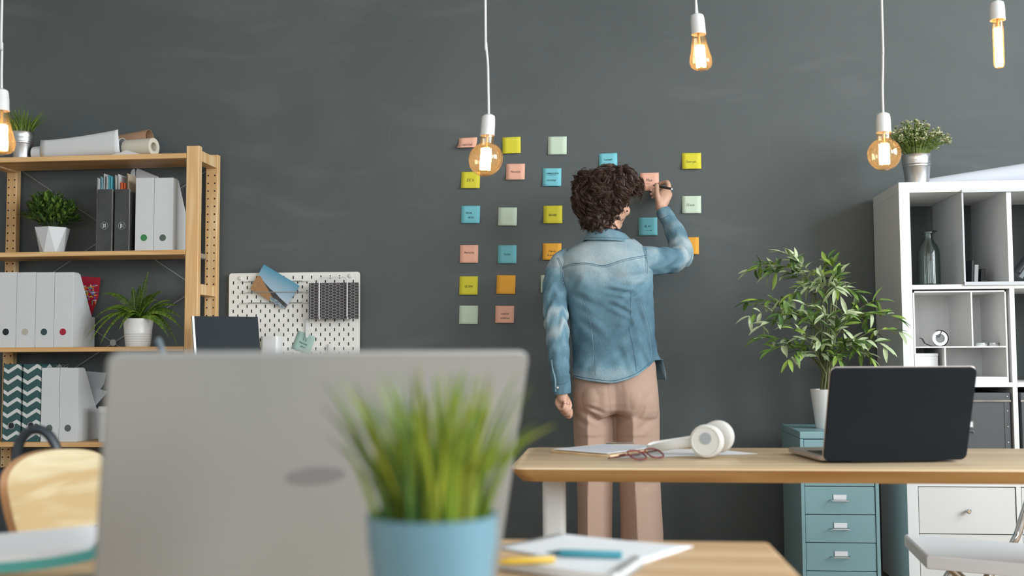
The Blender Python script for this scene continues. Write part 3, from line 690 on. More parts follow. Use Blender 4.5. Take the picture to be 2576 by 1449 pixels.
# ================================================================ small desk and monitor by the wall (mostly behind the grey laptop)
zd = .735; dx0, dx1 = P(480, 1000, 4.0).x, P(1000, 1000, 4.0).x
t = thing('wall_desk', 'white desk against the wall behind the grey laptop', 'desk', ((dx0+dx1)/2, 4.05, 0))
MB().box(dx0, dx1, 3.80, 4.33, zd-.02, zd).build('desktop', M_white, t, bevel=.002)
for xx in (dx0+.03, dx1-.07):
    for yy in (3.83, 4.27): MB().box(xx, xx+.04, yy, yy+.04, 0, zd-.02).build('leg', M_white, t)
Ym = 3.95
TL, TR = P(488, 794, Ym-.04), P(648, 801, Ym+.08)
t = thing('monitor', 'dark monitor with silver side edge in front of the pegboard', 'monitor', ((TL.x+TR.x)/2, Ym+.04, zd))
rx = (TR-TL); rx.z = 0; Wm = rx.length; rx.normalize(); nn = V(rx.y, -rx.x, 0); dn = (V(0, 0, -1)+nn*.10+rx*.06).normalized()
TLz = max(TL.z, TR.z); H = .24
c = (V(TL.x, TL.y, TLz)+V(TR.x, TR.y, TLz-.004))/2
cc = c+dn*(H/2)
MB().obox(cc, rx*(Wm/2), nn*.003, dn*(H/2)).build('screen', mat('dark_screen', (.020, .028, .035), .6, spec=.2), t)
MB().obox(cc-nn*.010, rx*(Wm/2), nn*.006, dn*(H/2)).obox(cc-rx*(Wm/2+.004)-nn*.004, rx*.004, nn*.01, dn*(H/2)).build('casing', mat('silver_casing', (.55, .57, .58), .35, metal=.4), t)
MB().tube([cc-nn*.03, V(cc.x-nn.x*.05, cc.y-nn.y*.05, zd+.01)], .012, 10).lathe([(.07, 0), (.07, .008), (.015, .012)], (cc.x-nn.x*.05, cc.y-nn.y*.05, zd), 24).build('stand', mat('silver_casing', (.55, .57, .58)), t)
# ================================================================ handwriting
GL = {
'A': [[(0, 0), (.3, 1), (.6, 0)], [(.12, .38), (.5, .42)]], 'B': [[(0, 0), (0, 1), (.4, .95), (.42, .6), (0, .52), (.48, .42), (.45, .05), (0, 0)]],
'C': [[(.5, .85), (.25, 1), (0, .6), (.05, .15), (.3, 0), (.52, .12)]], 'D': [[(0, 0), (0, 1), (.4, .85), (.52, .45), (.35, .08), (0, 0)]],
'E': [[(.5, 1), (0, 1), (0, 0), (.52, 0)], [(0, .5), (.4, .52)]], 'G': [[(.5, .85), (.2, 1), (0, .5), (.15, 0), (.5, .1), (.52, .45), (.3, .45)]],
'I': [[(.1, 0), (.1, 1)]], 'K': [[(0, 0), (0, 1)], [(.45, .95), (.02, .45), (.5, 0)]], 'L': [[(0, 1), (0, 0), (.45, 0)]],
'M': [[(0, 0), (.05, 1), (.32, .3), (.6, 1), (.66, 0)]], 'N': [[(0, 0), (0, 1), (.5, 0), (.52, 1)]], 'O': [[(.28, 1), (0, .6), (.1, .05), (.42, .05), (.55, .5), (.28, 1)]],
'P': [[(0, 0), (0, 1), (.45, .85), (.4, .5), (0, .45)]], 'R': [[(0, 0), (0, 1), (.45, .85), (.35, .52), (0, .5), (.5, 0)]], 'S': [[(.5, .9), (.2, 1), (.02, .75), (.45, .42), (.42, .08), (0, .05)]],
'T': [[(0, 1), (.6, 1)], [(.3, 1), (.28, 0)]], 'X': [[(0, 1), (.5, 0)], [(.5, 1), (0, 0)]], 'V': [[(0, 1), (.25, 0), (.55, 1)]],
'a': [[(.4, .6), (.1, .6), (0, .2), (.2, 0), (.4, .3), (.42, .6), (.45, 0)]], 'c': [[(.4, .55), (.15, .62), (0, .3), (.15, 0), (.42, .08)]],
'e': [[(.05, .3), (.4, .38), (.3, .62), (.05, .5), (.05, .1), (.4, .05)]], 'f': [[(.4, .95), (.2, .9), (.15, -.2)], [(0, .55), (.35, .55)]], 'g': [[(.38, .6), (.05, .55), (.08, .15), (.38, .25), (.4, .6), (.36, -.3), (.05, -.25)]],
'i': [[(.12, .6), (.12, 0)], [(.12, .82), (.14, .86)]], 'k': [[(0, 1), (0, 0)], [(.35, .6), (.03, .28), (.4, 0)]], 'l': [[(.1, 1), (.08, .1), (.2, 0)]],
'm': [[(0, 0), (.03, .6), (.2, .58), (.22, 0)], [(.22, .4), (.4, .6), (.46, 0)]], 'n': [[(0, 0), (.03, .6)], [(.03, .4), (.3, .62), (.36, 0)]], 'o': [[(.2, .6), (0, .35), (.12, 0), (.38, .15), (.36, .5), (.2, .6)]],
'p': [[(.02, .6), (0, -.35)], [(.02, .5), (.3, .62), (.38, .25), (.02, .1)]], 'r': [[(0, 0), (.03, .6)], [(.03, .4), (.2, .6), (.36, .55)]], 's': [[(.35, .55), (.08, .6), (.08, .38), (.34, .25), (.3, .02), (.02, .03)]],
't': [[(.18, .95), (.15, .05), (.32, 0)], [(0, .62), (.36, .65)]], 'u': [[(0, .6), (.03, .05), (.3, .05), (.36, .6), (.38, 0)]], 'v': [[(0, .6), (.16, 0), (.36, .62)]],
'x': [[(0, .6), (.38, 0)], [(.38, .62), (0, 0)]], 'y': [[(0, .6), (.16, .1)], [(.38, .6), (.1, -.35)]], 'z': [[(0, .6), (.36, .6), (0, 0), (.38, .02)]],
'&': [[(.5, 0), (.12, .8), (.3, 1), (.4, .75), (0, .25), (.15, 0), (.5, .4)]], '9': [[(.38, .7), (.2, 1), (.05, .75), (.2, .5), (.38, .75), (.3, 0)]], '1': [[(.05, .75), (.2, 1), (.2, 0)]],
'5': [[(.42, 1), (.1, 1), (.06, .55), (.38, .5), (.35, .05), (.02, .02)]], '.': [[(.1, 0), (.14, .04)]], ' ': [], '>': [[(0, .5), (2.6, .42)], [(2.2, .75), (2.65, .42), (2.15, .15)]], '_': [[(0, .5), (2.6, .5)]], '-': [[(0, .5), (1.7, .5)]]}
def write(mb, lines, f, size, rnd, th=.00055, align='c', slant=.12):
    """f(u, v) maps text-plane metres (origin at the text centre) to a point and its normal"""
    for li, (txt, cx_, cy_, sc) in enumerate(lines):
        h = size*sc; w = sum((max([p[0] for s_ in GL[ch] for p in s_] or [.3])+.2)*h for ch in txt); x = cx_-w/2
        for ch in txt:
            gw = max([p[0] for s_ in GL[ch] for p in s_] or [.3]); jy = rnd.uniform(-.05, .05)*h
            for s_ in GL[ch]:
                q = catmull([V(a, b, 0) for a, b in s_], 3) if len(s_) > 2 else [V(a, b, 0) for a, b in s_]
                if len(s_) == 2: q = [q[0].lerp(q[1], k/4) for k in range(5)]
                pts = [f(x+(p.x+slant*p.y)*h, cy_+p.y*h+jy) for p in q]
                mb.tube(pts, th, 4, flat=.5)
            x += (gw+.2)*h
    return mb
NC = {'yellow': (.66, .60, .035), 'mint': (.56, .68, .54), 'pink': (.80, .43, .31), 'blue': (.17, .52, .60), 'teal': (.14, .42, .47), 'orange': (.80, .38, .035)}
NM = {k: mat('note_'+k, v, .7, var=.04, vscale=4) for k, v in NC.items()}
def sticky(cx, cy, w, h, colr, label, lines=(), rot=0.0, curl=.006, size=.0125, skew=0.0, Yw=WALL_Y, group='sticky notes on the dark wall'):
    c = P(cx, cy, Yw); s_ = P(cx+1, cy, Yw).x-c.x; W_, H_ = w*s_, h*s_; ca, sa = math.cos(rot), math.sin(rot); rnd = random.Random(int(cx*7+cy))
    ck = rnd.uniform(-.4, .4)
    def f(u, v, e=0.0):                    # u right, v up, from the centre
        t = max(0, .5-v/H_); off = .0012+curl*(t**2.2)*(1+ck*u/W_)+e
        du = skew*(t**2)
        return V(c.x+u*ca-v*sa+du, Yw-off, c.z+u*sa+v*ca)
    mb = MB(); n = 8
    for a in range(n+1): mb.v += [f(-W_/2+W_*b/4, H_/2-H_*a/n) for b in range(5)]
    for a in range(n):
        for b in range(4): q = a*5+b; mb.f.append((q, q+5, q+6, q+1)); mb.m.append(0)
    t = mb.build('sticky_note', NM[colr], org=c+V(0, -.001, 0), solid=.0005); tag(t, label, 'sticky note', group)
    if lines:
        m2 = MB(); write(m2, lines, lambda u, v: f(u, v, .0007), size, rnd)
        m2.build('handwriting', M_ink, t)
    return t
sticky(1178, 360, 46, 27, 'pink', 'curled pink note reading creative, partly behind the globe bulb', [('CREATIVE', .001, -.014, .62)], .03, .024, skew=-.006)
sticky(1287, 366, 46, 42, 'yellow', 'blank yellow note right of the hanging globe bulb', rot=.02, curl=.010)
sticky(1402, 366.5, 47, 46, 'mint', 'blank pale green note topmost above the communication note', rot=-.01)
sticky(1184, 453.5, 47, 42, 'yellow', 'yellow note reading IDEA below the hanging globe bulb', [('IDEA', 0, -.006, 1.0)], -.015, .010)
sticky(1297, 432.5, 47, 41, 'pink', 'pink note reading Massage right of the IDEA note', [('Massage', .001, -.004, .72)], -.01, .012)
sticky(1388.5, 446, 47, 46, 'blue', 'light blue note reading communication strategy', [('communicatia', .002, .013, .62), ('_', 0, .002, 1.1), ('strategy', -.002, -.016, .66)], -.015)
sticky(1184, 540, 47, 44, 'blue', 'light blue note reading social media', [('SOCIAL', -.006, .003, .6), ('MEDIA', .003, -.016, .58)], -.02, .008)
sticky(1277, 545, 47, 46, 'mint', 'blank pale green note between social media and BRAND notes', rot=-.02)
sticky(1391, 540, 47, 45, 'yellow', 'yellow note reading BRAND', [('BRAND', 0, -.007, .72)], -.005, .008)
sticky(1180, 639, 46, 45, 'pink', 'pink note reading marketing', [('Marketing', .001, .002, .60)], -.01, .008)
sticky(1276, 640, 47, 46, 'teal', 'teal note reading sales', [('Sales', 0, -.004, .8)], -.005)
sticky(1389, 633, 47, 42, 'orange', 'orange note reading clarity and vision, beside the shoulder of the person', [('Clarity', .001, -.002, .62), ('& vision', -.003, -.018, .60)], -.01, .010)
sticky(1179, 718.5, 46, 46, 'yellow', 'yellow note reading design', [('DESIGN', .001, -.008, .68)], -.01)
sticky(1273, 716, 47, 47, 'orange', 'blank orange note beside the design note', rot=-.03)
sticky(1384, 714, 47, 44, 'mint', 'blank pale green note half hidden behind the denim sleeve', rot=-.005)
sticky(1179, 792, 47, 46, 'mint', 'blank pale green note lowest in the leftmost column of notes', rot=-.015)
sticky(1270, 791, 47, 43, 'pink', 'pink note reading creative initiatives, lowest in its column', [('creative', .001, -.001, .62), ('initiatives', .002, -.018, .58)], -.015, .010)
sticky(1530, 408, 46, 45, 'blue', 'light blue note reading customer experience above the curly hair', [('Customer', .001, .007, .58), ('Experience', .002, -.011, .56)], .02)
sticky(1634, 457.5, 47, 46, 'pink', 'pink note reading Max, being written on with the black pen', [('Max', 0, .001, 1.0), ('-', -.008, -.014, 1.05)], .0, .002)
sticky(1630, 570, 47, 46, 'teal', 'teal note reading Alex with an arrow', [('ALex', -.001, -.003, .8), ('>', .003, -.020, .7)], 0)
sticky(1739.5, 405.5, 48, 42, 'yellow', 'yellow note reading Georgia', [('Georgia', -.002, -.007, .78)], -.01, .012)
sticky(1739.5, 515, 48, 45, 'mint', 'pale green note reading Olivia', [('Olivia', -.004, -.006, .85)], -.01, .008)
sticky(1735, 618.5, 46, 44, 'orange', 'orange note partly hidden behind the raised elbow', [('ee', .002, -.004, .8)], -.01, .010)
c_ = P(764, 862, Yp-.011)
sticky(764, 862, 47, 47, 'teal', 'pale green note reading 9.15 meeting office under a pegboard clip', [('9.15', .001, .007, .78), ('Meeting', .0, -.007, .66), ('office', .003, -.020, .5)], -.36, .002, Yw=Yp-.0005, group='notes on the pegboard')
bpy.data.objects[[o.name for o in bpy.data.objects if o.get('group') == 'notes on the pegboard'][0]].data.materials[0] = mat('note_sage', (.36, .52, .46), .7)

# faint chalk traces on the dark wall belong to its paint
rnd = random.Random(21); mb = MB()
for k in range(46):
    px = rnd.uniform(20, 2150); py = rnd.choice([rnd.uniform(60, 340), rnd.uniform(60, 640)]); L = rnd.uniform(12, 90); a = rnd.uniform(-.5, .5) if k % 3 else rnd.uniform(1.2, 1.9)
    pts = catmull([P(px+L*t_*math.cos(a)+rnd.uniform(-3, 3), py+L*t_*math.sin(a)+rnd.uniform(-3, 3), WALL_Y-.0001) for t_ in (0, .35, .7, 1)], 4)
    mb.tube(pts, .0005, 4, flat=.2)
wb = bpy.data.objects['wall_back']
o = mb.build('chalk_traces', mat('chalk_trace', (.125, .14, .14), .8), wb)

# ================================================================ pendant bulbs
M_fil = emis('glowing_filament', (1.0, .66, .30), 22)
M_sock = mat('white_porcelain', (.70, .71, .70), .3)
M_amber = glass('amber_glass', (1.0, .93, .78), .03, 1.5, edge=(1.0, .76, .44), glow=.040)
M_clear = glass('clear_glass', (.97, .95, .92), .02, 1.3)
def pendant(px, py_s0, py_s1, py_b, kind, label, d, cord, tilt=0.0, wpx=86):
    s0 = PD(px, py_s0, d); k = d/FPX                       # metres per pixel at that distance
    hs = (py_s1-py_s0)*k; hb = (py_b-py_s1)*k; t = thing('pendant_bulb', label, 'light bulb', s0-V(0, 0, hs+hb), 'bare hanging bulbs')
    ax = V(tilt, 0, -1).normalized()                       # pointing down
    rs = 18*k
    prof = [(.003, 0), (rs*.55, .003), (rs*.85, rs*.35), (rs*.95, rs*.8), (rs*.96, hs*.42), (rs*.99, hs*.44), (rs, hs*.9), (rs*1.03, hs), (rs*.9, hs), (rs*.8, hs*.85), (.002, hs*.84)]
    MB().lathe(prof, s0, 32, ax).build('socket', M_sock, t)
    R = wpx/2*k; nk = rs*.93
    c0 = s0+ax*(hs*.9)
    if kind == 'globe':
        L = hb+hs*.1; neck = L-2*R*.985; pr = [(nk, 0), (nk, neck*.75)]
        a0 = math.asin(min(.99, nk/R)); zc = L-R
        for i in range(15): a = a0+(pi-a0)*i/14; pr.append((max(R*math.sin(a), .0005), zc-R*math.cos(a)))
        fz0, fz1, fr = zc-R*.62, zc+R*.62, R*.29
    elif kind == 'tear':
        L = hb+hs*.1; pr = [(nk*.95, 0), (nk, L*.12), (nk*1.15, L*.3), (R*.80, L*.5), (R*.96, L*.66), (R, L*.77), (R*.9, L*.88), (R*.66, L*.95), (R*.22, L*.985), (R*.18, L), (.0005, L)]
        fz0, fz1, fr = L*.36, L*.90, R*.40
    else:
        L = hb+hs*.1; pr = [(R*.95, 0), (R, L*.1), (R, L-R)]+[(max(R*math.cos(a), .0005), L-R+R*math.sin(a)) for a in (.4, .8, 1.2, 1.55)]
        fz0, fz1, fr = L*.2, L*.95, R*.6
    MB().lathe(pr, c0, 40, ax, cap=False).build('glass_bulb', M_amber, t)
    u = ax.orthogonal().normalized(); w = ax.cross(u); mb = MB(); n = 9
    for i in range(n):
        a, b = 2*pi*i/n, 2*pi*(i+.5)/n
        q0 = c0+ax*fz0+(u*math.cos(a)+w*math.sin(a))*fr; q1 = c0+ax*fz1+(u*math.cos(a)+w*math.sin(a))*fr*(1.0)
        mb.tube([q0.lerp(q1, j/10)+(u*math.sin(j*2.2)+w*math.cos(j*1.7))*.0006 for j in range(11)], .0013, 5, cap=False)
        q2 = c0+ax*fz1+(u*math.cos(b)+w*math.sin(b))*fr*.8; q3 = c0+ax*fz0+(u*math.cos(b)+w*math.sin(b))*fr*.8
        mb.tube([q2, q3], .0012, 5, cap=False)
    mb.build('filament', M_fil, t)
    MB().tube([c0, c0+ax*(fz1+.003)], [.004, .0016], 8).lathe([(.0005, fz0-.004), (fr*.75, fz0-.003), (.0005, fz0)], c0, 12, ax).lathe([(.0005, fz1), (fr*.75, fz1+.003), (.0005, fz1+.004)], c0, 12, ax).build('glass_stem', mat('stem_brass', (.55, .36, .14), .35, metal=.5), t)
    pts = [PD(a, b, d) for a, b in cord]+[s0+V(0, 0, 0)]
    top = pts[0]; pts = [V(top.x+(.0), top.y, ZC-.004)]+pts
    MB().tube(catmull(pts, 6), .0033, 8).build('cord', M_offw, t)
    MB().lathe([(.035, 0), (.03, -.02), (.004, -.03)], (top.x, top.y, ZC), 24).build('ceiling_rose', M_offw, t)
    return t
pendant(1229.5, 286, 342, 445, 'globe', 'round globe bulb on a white cord in front of the sticky notes', 3.05, [(1221, 0), (1223, 110), (1227, 160), (1228.5, 230)], tilt=-.07)
pendant(2221.5, 282, 334, 430, 'globe', 'round globe bulb on a white cord in front of the flowering plant', 3.15, [(2218, 0), (2221, 140), (2220, 220)], wpx=82)
pendant(1753.5, 33, 88, 181, 'tear', 'teardrop bulb at the top, right of the person', 3.1, [(1750, -30), (1751.5, 8)], tilt=.06, wpx=57)
pendant(2508, 1, 52, 176, 'tube', 'slim tube-shaped bulb in the top right corner', 3.1, [(2508, -60), (2508, -20)], wpx=26)
pendant(4, 222, 280, 392, 'tear', 'teardrop bulb at the left edge, in front of the zinc bucket', 2.95, [(5, 0), (5, 110), (4, 180)], tilt=.03, wpx=64)
# ================================================================ the person writing on the notes
def proj(p):
    d = p-CAM; z = d.dot(FWD); return CX+FPX*d.dot(RGT)/z, CY-FPX*d.dot(UPV)/z
def lerp_tab(tab, x):
    if x <= tab[0][0]: return tab[0][1]
    for (a, b), (c, d) in zip(tab, tab[1:]):
        if x <= c: return b+(d-b)*(x-a)/(c-a)
    return tab[-1][1]
def bake(o, mods):
    for kind, kw in mods:
        m = o.modifiers.new(kind, kind)
        for k, v in kw.items(): setattr(m, k, v)
    dg = bpy.context.evaluated_depsgraph_get(); me = bpy.data.meshes.new_from_object(o.evaluated_get(dg))
    o.modifiers.clear(); old = o.data; o.data = me; bpy.data.meshes.remove(old)
    for p in me.polygons: p.use_smooth = True
    return o
def bell(t): return math.exp(-t*t)
def seg_dist(x, y, a, b):
    dx, dy = b[0]-a[0], b[1]-a[1]; t = max(0, min(1, ((x-a[0])*dx+(y-a[1])*dy)/(dx*dx+dy*dy))); return math.hypot(x-a[0]-dx*t, y-a[1]-dy*t), t
PY = 3.99                                  # plane of the body's middle
# ---- skin: one continuous body mesh
def capsule(mb, pts, rs, n=14, sub=4):
    q = catmull(pts, sub); m = len(q)-1; rr = []
    for k in range(m+1):
        t = k/m*(len(rs)-1); i = min(int(t), len(rs)-2); a, b = rs[i], rs[i+1]
        a = a if isinstance(a, tuple) else (a, a); b = b if isinstance(b, tuple) else (b, b)
        rr.append((a[0]+(b[0]-a[0])*(t-i), a[1]+(b[1]-a[1])*(t-i)))
    d0 = (q[0]-q[1]).normalized(); d1 = (q[-1]-q[-2]).normalized()
    q = [q[0]+d0*min(rr[0])*.85]+[q[0]+d0*min(rr[0])*.5]+q+[q[-1]+d1*min(rr[-1])*.5, q[-1]+d1*min(rr[-1])*.85]
    rr = [(rr[0][0]*.5, rr[0][1]*.5), (rr[0][0]*.85, rr[0][1]*.85)]+rr+[(rr[-1][0]*.85, rr[-1][1]*.85), (rr[-1][0]*.5, rr[-1][1]*.5)]
    mb.tube(q, rr, n)
def Q(px, py, Y): return P(px, py, Y)
body = MB()
capsule(body, [Q(1538, 960, PY), Q(1540, 850, PY), Q(1530, 740, PY), Q(1525, 670, PY)], [(.11, .08), (.10, .065), (.12, .070), (.11, .06)], 20)
capsule(body, [Q(1526, 660, PY), Q(1527, 590, PY-.005), Q(1527, 545, PY+.005)], [.055, .050, .048], 18)
capsule(body, [Q(1435, 668, PY), Q(1520, 645, PY), Q(1610, 655, PY)], [.045, .055, .045], 14)
for cx_, cf in ((1492, 1498), (1600, 1612)):
    capsule(body, [Q(cx_, 980, PY), Q(cx_, 1160, PY), P(cf, 1300, PY+.005), V(P(cf, 1300, PY).x, PY+.01, .09)], [.060, .045, .036, .028], 14)
HY = PY+.01; hc = Q(1528, 504, HY); hyaw = math.radians(-25); HR = Matrix.Rotation(hyaw, 3, 'Z') @ Matrix.Rotation(math.radians(-6), 3, 'X')
def H(x, y, z): return hc+HR @ V(x, y, z)     # head space: +y towards the face
body.ell(H(0, -.010, .012), (.074, .094, .092), HR, 24, 14)
body.ell(H(0, .020, -.030), (.064, .072, .075), HR, 24, 14)
body.ell(H(0, .045, -.078), (.040, .040, .034), HR, 18, 10)       # jaw, chin
body.ell(H(0, .083, -.090), (.017, .013, .014), HR, 14, 8)
for s_ in (-1, 1):
    body.ell(H(.046*s_, .058, -.030), (.020, .022, .022), HR, 14, 8)        # cheeks
    body.ell(H(.033*s_, .077, .016), (.020, .012, .007), HR, 14, 8)         # brow
    body.ell(H(.073*s_, -.004, -.022), (.007, .017, .028), HR, 16, 10)      # ears
    body.ell(H(.079*s_, -.010, -.014), (.006, .013, .017), HR, 14, 8)
    body.ell(H(.074*s_, .002, -.047), (.005, .008, .009), HR, 12, 8)
capsule(body, [H(0, .088, .006), H(0, .101, -.018), H(0, .110, -.034)], [.006, .008, .010], 10)
body.ell(H(0, .097, -.038), (.017, .012, .008), HR, 14, 8)
body.ell(H(0, .088, -.058), (.022, .010, .0055), HR, 14, 8); body.ell(H(0, .086, -.066), (.019, .010, .006), HR, 14, 8)
# arms inside the sleeves
Rs = [(1618, 655, 3.99), (1665, 657, 4.07), (1711, 645, 4.155), (1704, 598, 4.20), (1684, 558, 4.24), (1668, 531, 4.262)]
Ls = [(1413, 668, 3.985), (1399, 720, 3.965), (1398, 780, 3.93), (1401, 825, 3.905), (1405, 885, 3.895), (1409, 940, 3.895), (1414, 990, 3.90)]
capsule(body, [Q(*p) for p in Rs]+[Q(1662, 520, 4.268)], [.042, .036, .030, .030, .026, .021, .020], 14, 5)
capsule(body, [Q(*p) for p in Ls]+[Q(1416, 1002, 3.902)], [.042, .038, .034, .033, .028, .023, .020, .020], 14, 5)
# right hand: palm, thumb, four bent fingers round the pen
capsule(body, [Q(1662, 524, 4.266), Q(1664, 508, 4.268), Q(1671, 493, 4.278), Q(1677, 484, 4.288)], [(.020, .017), (.026, .017), (.030, .017), (.026, .014)], 16, 5)
capsule(body, [Q(1672, 515, 4.272), Q(1680, 497, 4.280), Q(1682, 484, 4.288)], [.013, .013, .011], 12)
capsule(body, [Q(1659, 516, 4.262), Q(1655.5, 500, 4.248), Q(1653, 484, 4.246), Q(1652, 468, 4.262), Q(1651, 463.5, 4.275)], [.0135, .0125, .0098, .0098, .0075], 12, 5)
capsule(body, [Q(1680, 484, 4.290), Q(1682, 470, 4.292), Q(1678.5, 459, 4.298), Q(1666, 460.5, 4.318), Q(1656, 464, 4.330), Q(1651, 465.5, 4.334)], [.0115, .0105, .0100, .0086, .0078, .0062], 12, 5)
capsule(body, [Q(1681, 487, 4.296), Q(1678, 476, 4.318), Q(1664, 475, 4.334), Q(1650, 477, 4.335), Q(1639, 479, 4.328)], [.0110, .0100, .0088, .0082, .0060], 12, 5)
capsule(body, [Q(1680, 493, 4.298), Q(1674, 486, 4.324), Q(1661, 485, 4.336), Q(1648, 487, 4.334), Q(1639.5, 488.5, 4.326)], [.0105, .0098, .0085, .0078, .0058], 12, 5)
capsule(body, [Q(1677, 500, 4.298), Q(1669, 496, 4.322), Q(1659, 495.5, 4.332), Q(1649, 496.5, 4.330), Q(1642, 497.5, 4.324)], [.0095, .0088, .0074, .0066, .0052], 12, 5)
# left hand: loose fist
capsule(body, [Q(1415, 995, 3.905), Q(1412, 1008, 3.915), Q(1412, 1022, 3.920)], [(.018, .017), (.021, .018), (.021, .016)], 14, 5)
capsule(body, [Q(1403, 1006, 3.912), Q(1402, 1016, 3.908), Q(1411, 1029, 3.892), Q(1418.5, 1026, 3.880), Q(1420.5, 1012, 3.882)], [.0095, .0086, .0074, .0066, .0054], 12, 5)
capsule(body, [Q(1408, 1012, 3.918), Q(1407, 1024, 3.915), Q(1417, 1036, 3.900), Q(1425, 1032, 3.888), Q(1427.5, 1014, 3.890)], [.0095, .0086, .0074, .0066, .0054], 12, 5)
capsule(body, [Q(1414, 1016, 3.925), Q(1413, 1032, 3.922), Q(1423, 1043, 3.908), Q(1431, 1038, 3.898), Q(1433, 1020, 3.900)], [.0092, .0084, .0072, .0064, .0052], 12, 5)
capsule(body, [Q(1421, 1020, 3.932), Q(1421, 1038, 3.930), Q(1430, 1050, 3.918), Q(1437, 1045, 3.908), Q(1438, 1030, 3.910)], [.0086, .0078, .0066, .0058, .0048], 12, 5)
capsule(body, [Q(1424, 1000, 3.918), Q(1430, 1010, 3.915), Q(1434, 1020, 3.905), Q(1432, 1030, 3.895)], [.0110, .0100, .0086, .0066], 12, 5)
px_org = V(Q(1538, 960, PY).x, PY, 0)
M_skin = mat('skin', (.60, .36, .255), .5, var=.06, vscale=30, sss=.12)
per = body.build('person', M_skin, org=px_org)
bake(per, [('REMESH', dict(mode='VOXEL', voxel_size=.0033)), ('SMOOTH', dict(factor=.5, iterations=3))])
tag(per, 'person with dark curly hair, denim shirt and beige trousers, writing on the notes', 'person')
for s_ in (-1, 1):
    e = MB().ell(H(.031*s_, .079, -.004), (.0115, .0115, .0115), None, 18, 12).build('eye', mat('eye_white', (.8, .78, .75), .2), per, org=px_org)
    MB().ell(H(.031*s_, .0875, -.004), (.0052, .0040, .0052), HR, 12, 8).build('iris', mat('brown_iris', (.05, .025, .01), .2), e, org=px_org)
MB().tube([H(-.016, .095, -.062), H(0, .0985, -.0615), H(.016, .095, -.062)], [.0015, .0022, .0015], 8).build('lips', mat('lips', (.5, .2, .17), .45), per, org=px_org)
MB().ell(H(.0825, .001, -.047), (.003, .003, .003), None, 10, 8).build('ear_stud', M_black, per, org=px_org)
nl = MB()
for (c_, d_) in ((Q(1637.5, 478.2, 4.320), V(-.3, -1, .3)), (Q(1638, 488, 4.319), V(-.3, -1, .2)), (Q(1641, 497, 4.318), V(-.3, -1, .2)), (Q(1421, 1013, 3.874), V(.2, -1, .3)), (Q(1428, 1015, 3.882), V(.2, -1, .3))):
    nl.ell(c_, (.0042, .0016, .0052), None, 10, 6)
nl.build('fingernails', mat('nail', (.72, .42, .36), .3), per, org=px_org)

# ---- trousers
tr = MB()
def leg_ring(xL, xR, crease, z, Y0, b, n=40):
    cx_, a = (xL+xR)/2, (xR-xL)/2; o = []
    for j in range(n):
        t = 2*pi*j/n; c_, s_ = math.cos(t), math.sin(t)
        if s_ < 0:
            f_ = (j-n/2)/(n/2); kx = crease-cx_
            if f_ < .5: g = f_/.5; x = -a+(a+kx)*g
            else: g = (1-f_)/.5; x = a-(a-kx)*g
            yy = -b*(.74*g**.80+.26*math.sin(pi/2*min(1, g*1.6)))
            o.append(V(cx_+x, Y0+yy, z))
        else:
            o.append(V(cx_+a*math.copysign(abs(c_)**.86, c_), Y0+b*s_, z))
    return o
leg_tab = {  # py: (xL, xR, crease x)
    0: [(985, 1443, 1545, 1484), (1010, 1441, 1547, 1481), (1040, 1441, 1549, 1479), (1080, 1442, 1549, 1478), (1120, 1444, 1547, 1479), (1200, 1450, 1543, 1479), (1280, 1453, 1541, 1478), (1345, 1453, 1540, 1478), (1420, 1452, 1540, 1478)],
    1: [(985, 1540, 1656, 1580), (1010, 1542, 1658, 1586), (1040, 1546, 1660, 1592), (1080, 1548, 1660, 1593), (1120, 1551, 1660, 1592), (1200, 1556, 1661, 1597), (1280, 1560, 1665, 1601), (1345, 1561, 1669, 1604), (1420, 1560, 1671, 1605)]}
for k, tab in leg_tab.items():
    rings = []
    full = []
    for i in range(len(tab)-1):
        for s_ in range(6): full.append([tab[i][c_]+(tab[i+1][c_]-tab[i][c_])*s_/6 for c_ in range(4)])
    full.append(list(tab[-1]))
    for (py, xL, xR, cr_) in full:
        b = .098 if py < 1100 else .092
        z = P(1540, py, PY-.05).z
        rings.append(leg_ring(P(xL, py, PY).x, P(xR, py, PY).x, P(cr_, py, PY-.09).x, z, PY+.005, b))
    last = rings[-1]
    rings.append([V(p.x, p.y, .03) for p in last])
    tr.loft(rings)
hip = [(880, 1462, 1640, .085), (920, 1448, 1650, .098), (950, 1443, 1652, .108), (985, 1441, 1656, .118), (1015, 1441, 1658, .117), (1035, 1442, 1658, .109), (1050, 1446, 1655, .098), (1061, 1455, 1645, .085)]
rings = []
for (py, xL, xR, b) in hip:
    a0, a1 = P(xL, py, PY).x, P(xR, py, PY).x; cx_, a = (a0+a1)/2, (a1-a0)/2; z = P(1540, py, PY-.05).z; o = []
    for j in range(56):
        t = 2*pi*j/56; c_, s_ = math.cos(t), math.sin(t); bb = b*(.82 if s_ > 0 else 1)
        cleft = .020*bell((c_)/.16)*max(0, -s_)*min(1, max(0, (py-935)/60))
        o.append(V(cx_+a*math.copysign(abs(c_)**.9, c_), PY+bb*s_+cleft, z+(.030*bell(c_/.34)*(py-1030)/31 if py > 1030 else 0)))
    rings.append(o)
tr.loft(rings)
for px_ in (1496, 1590): tr.ell(Q(px_, 1003, PY-.050), (.052, .064, .070), None, 24, 14)
M_tan = mat('beige_trousers', (.43, .290, .222), .85, var=.07, vscale=220, bump=.12, bscale=900)
trousers = tr.build('trousers', M_tan, per, org=px_org)
bake(trousers, [('REMESH', dict(mode='VOXEL', voxel_size=.0045)), ('SMOOTH', dict(factor=.5, iterations=1))])
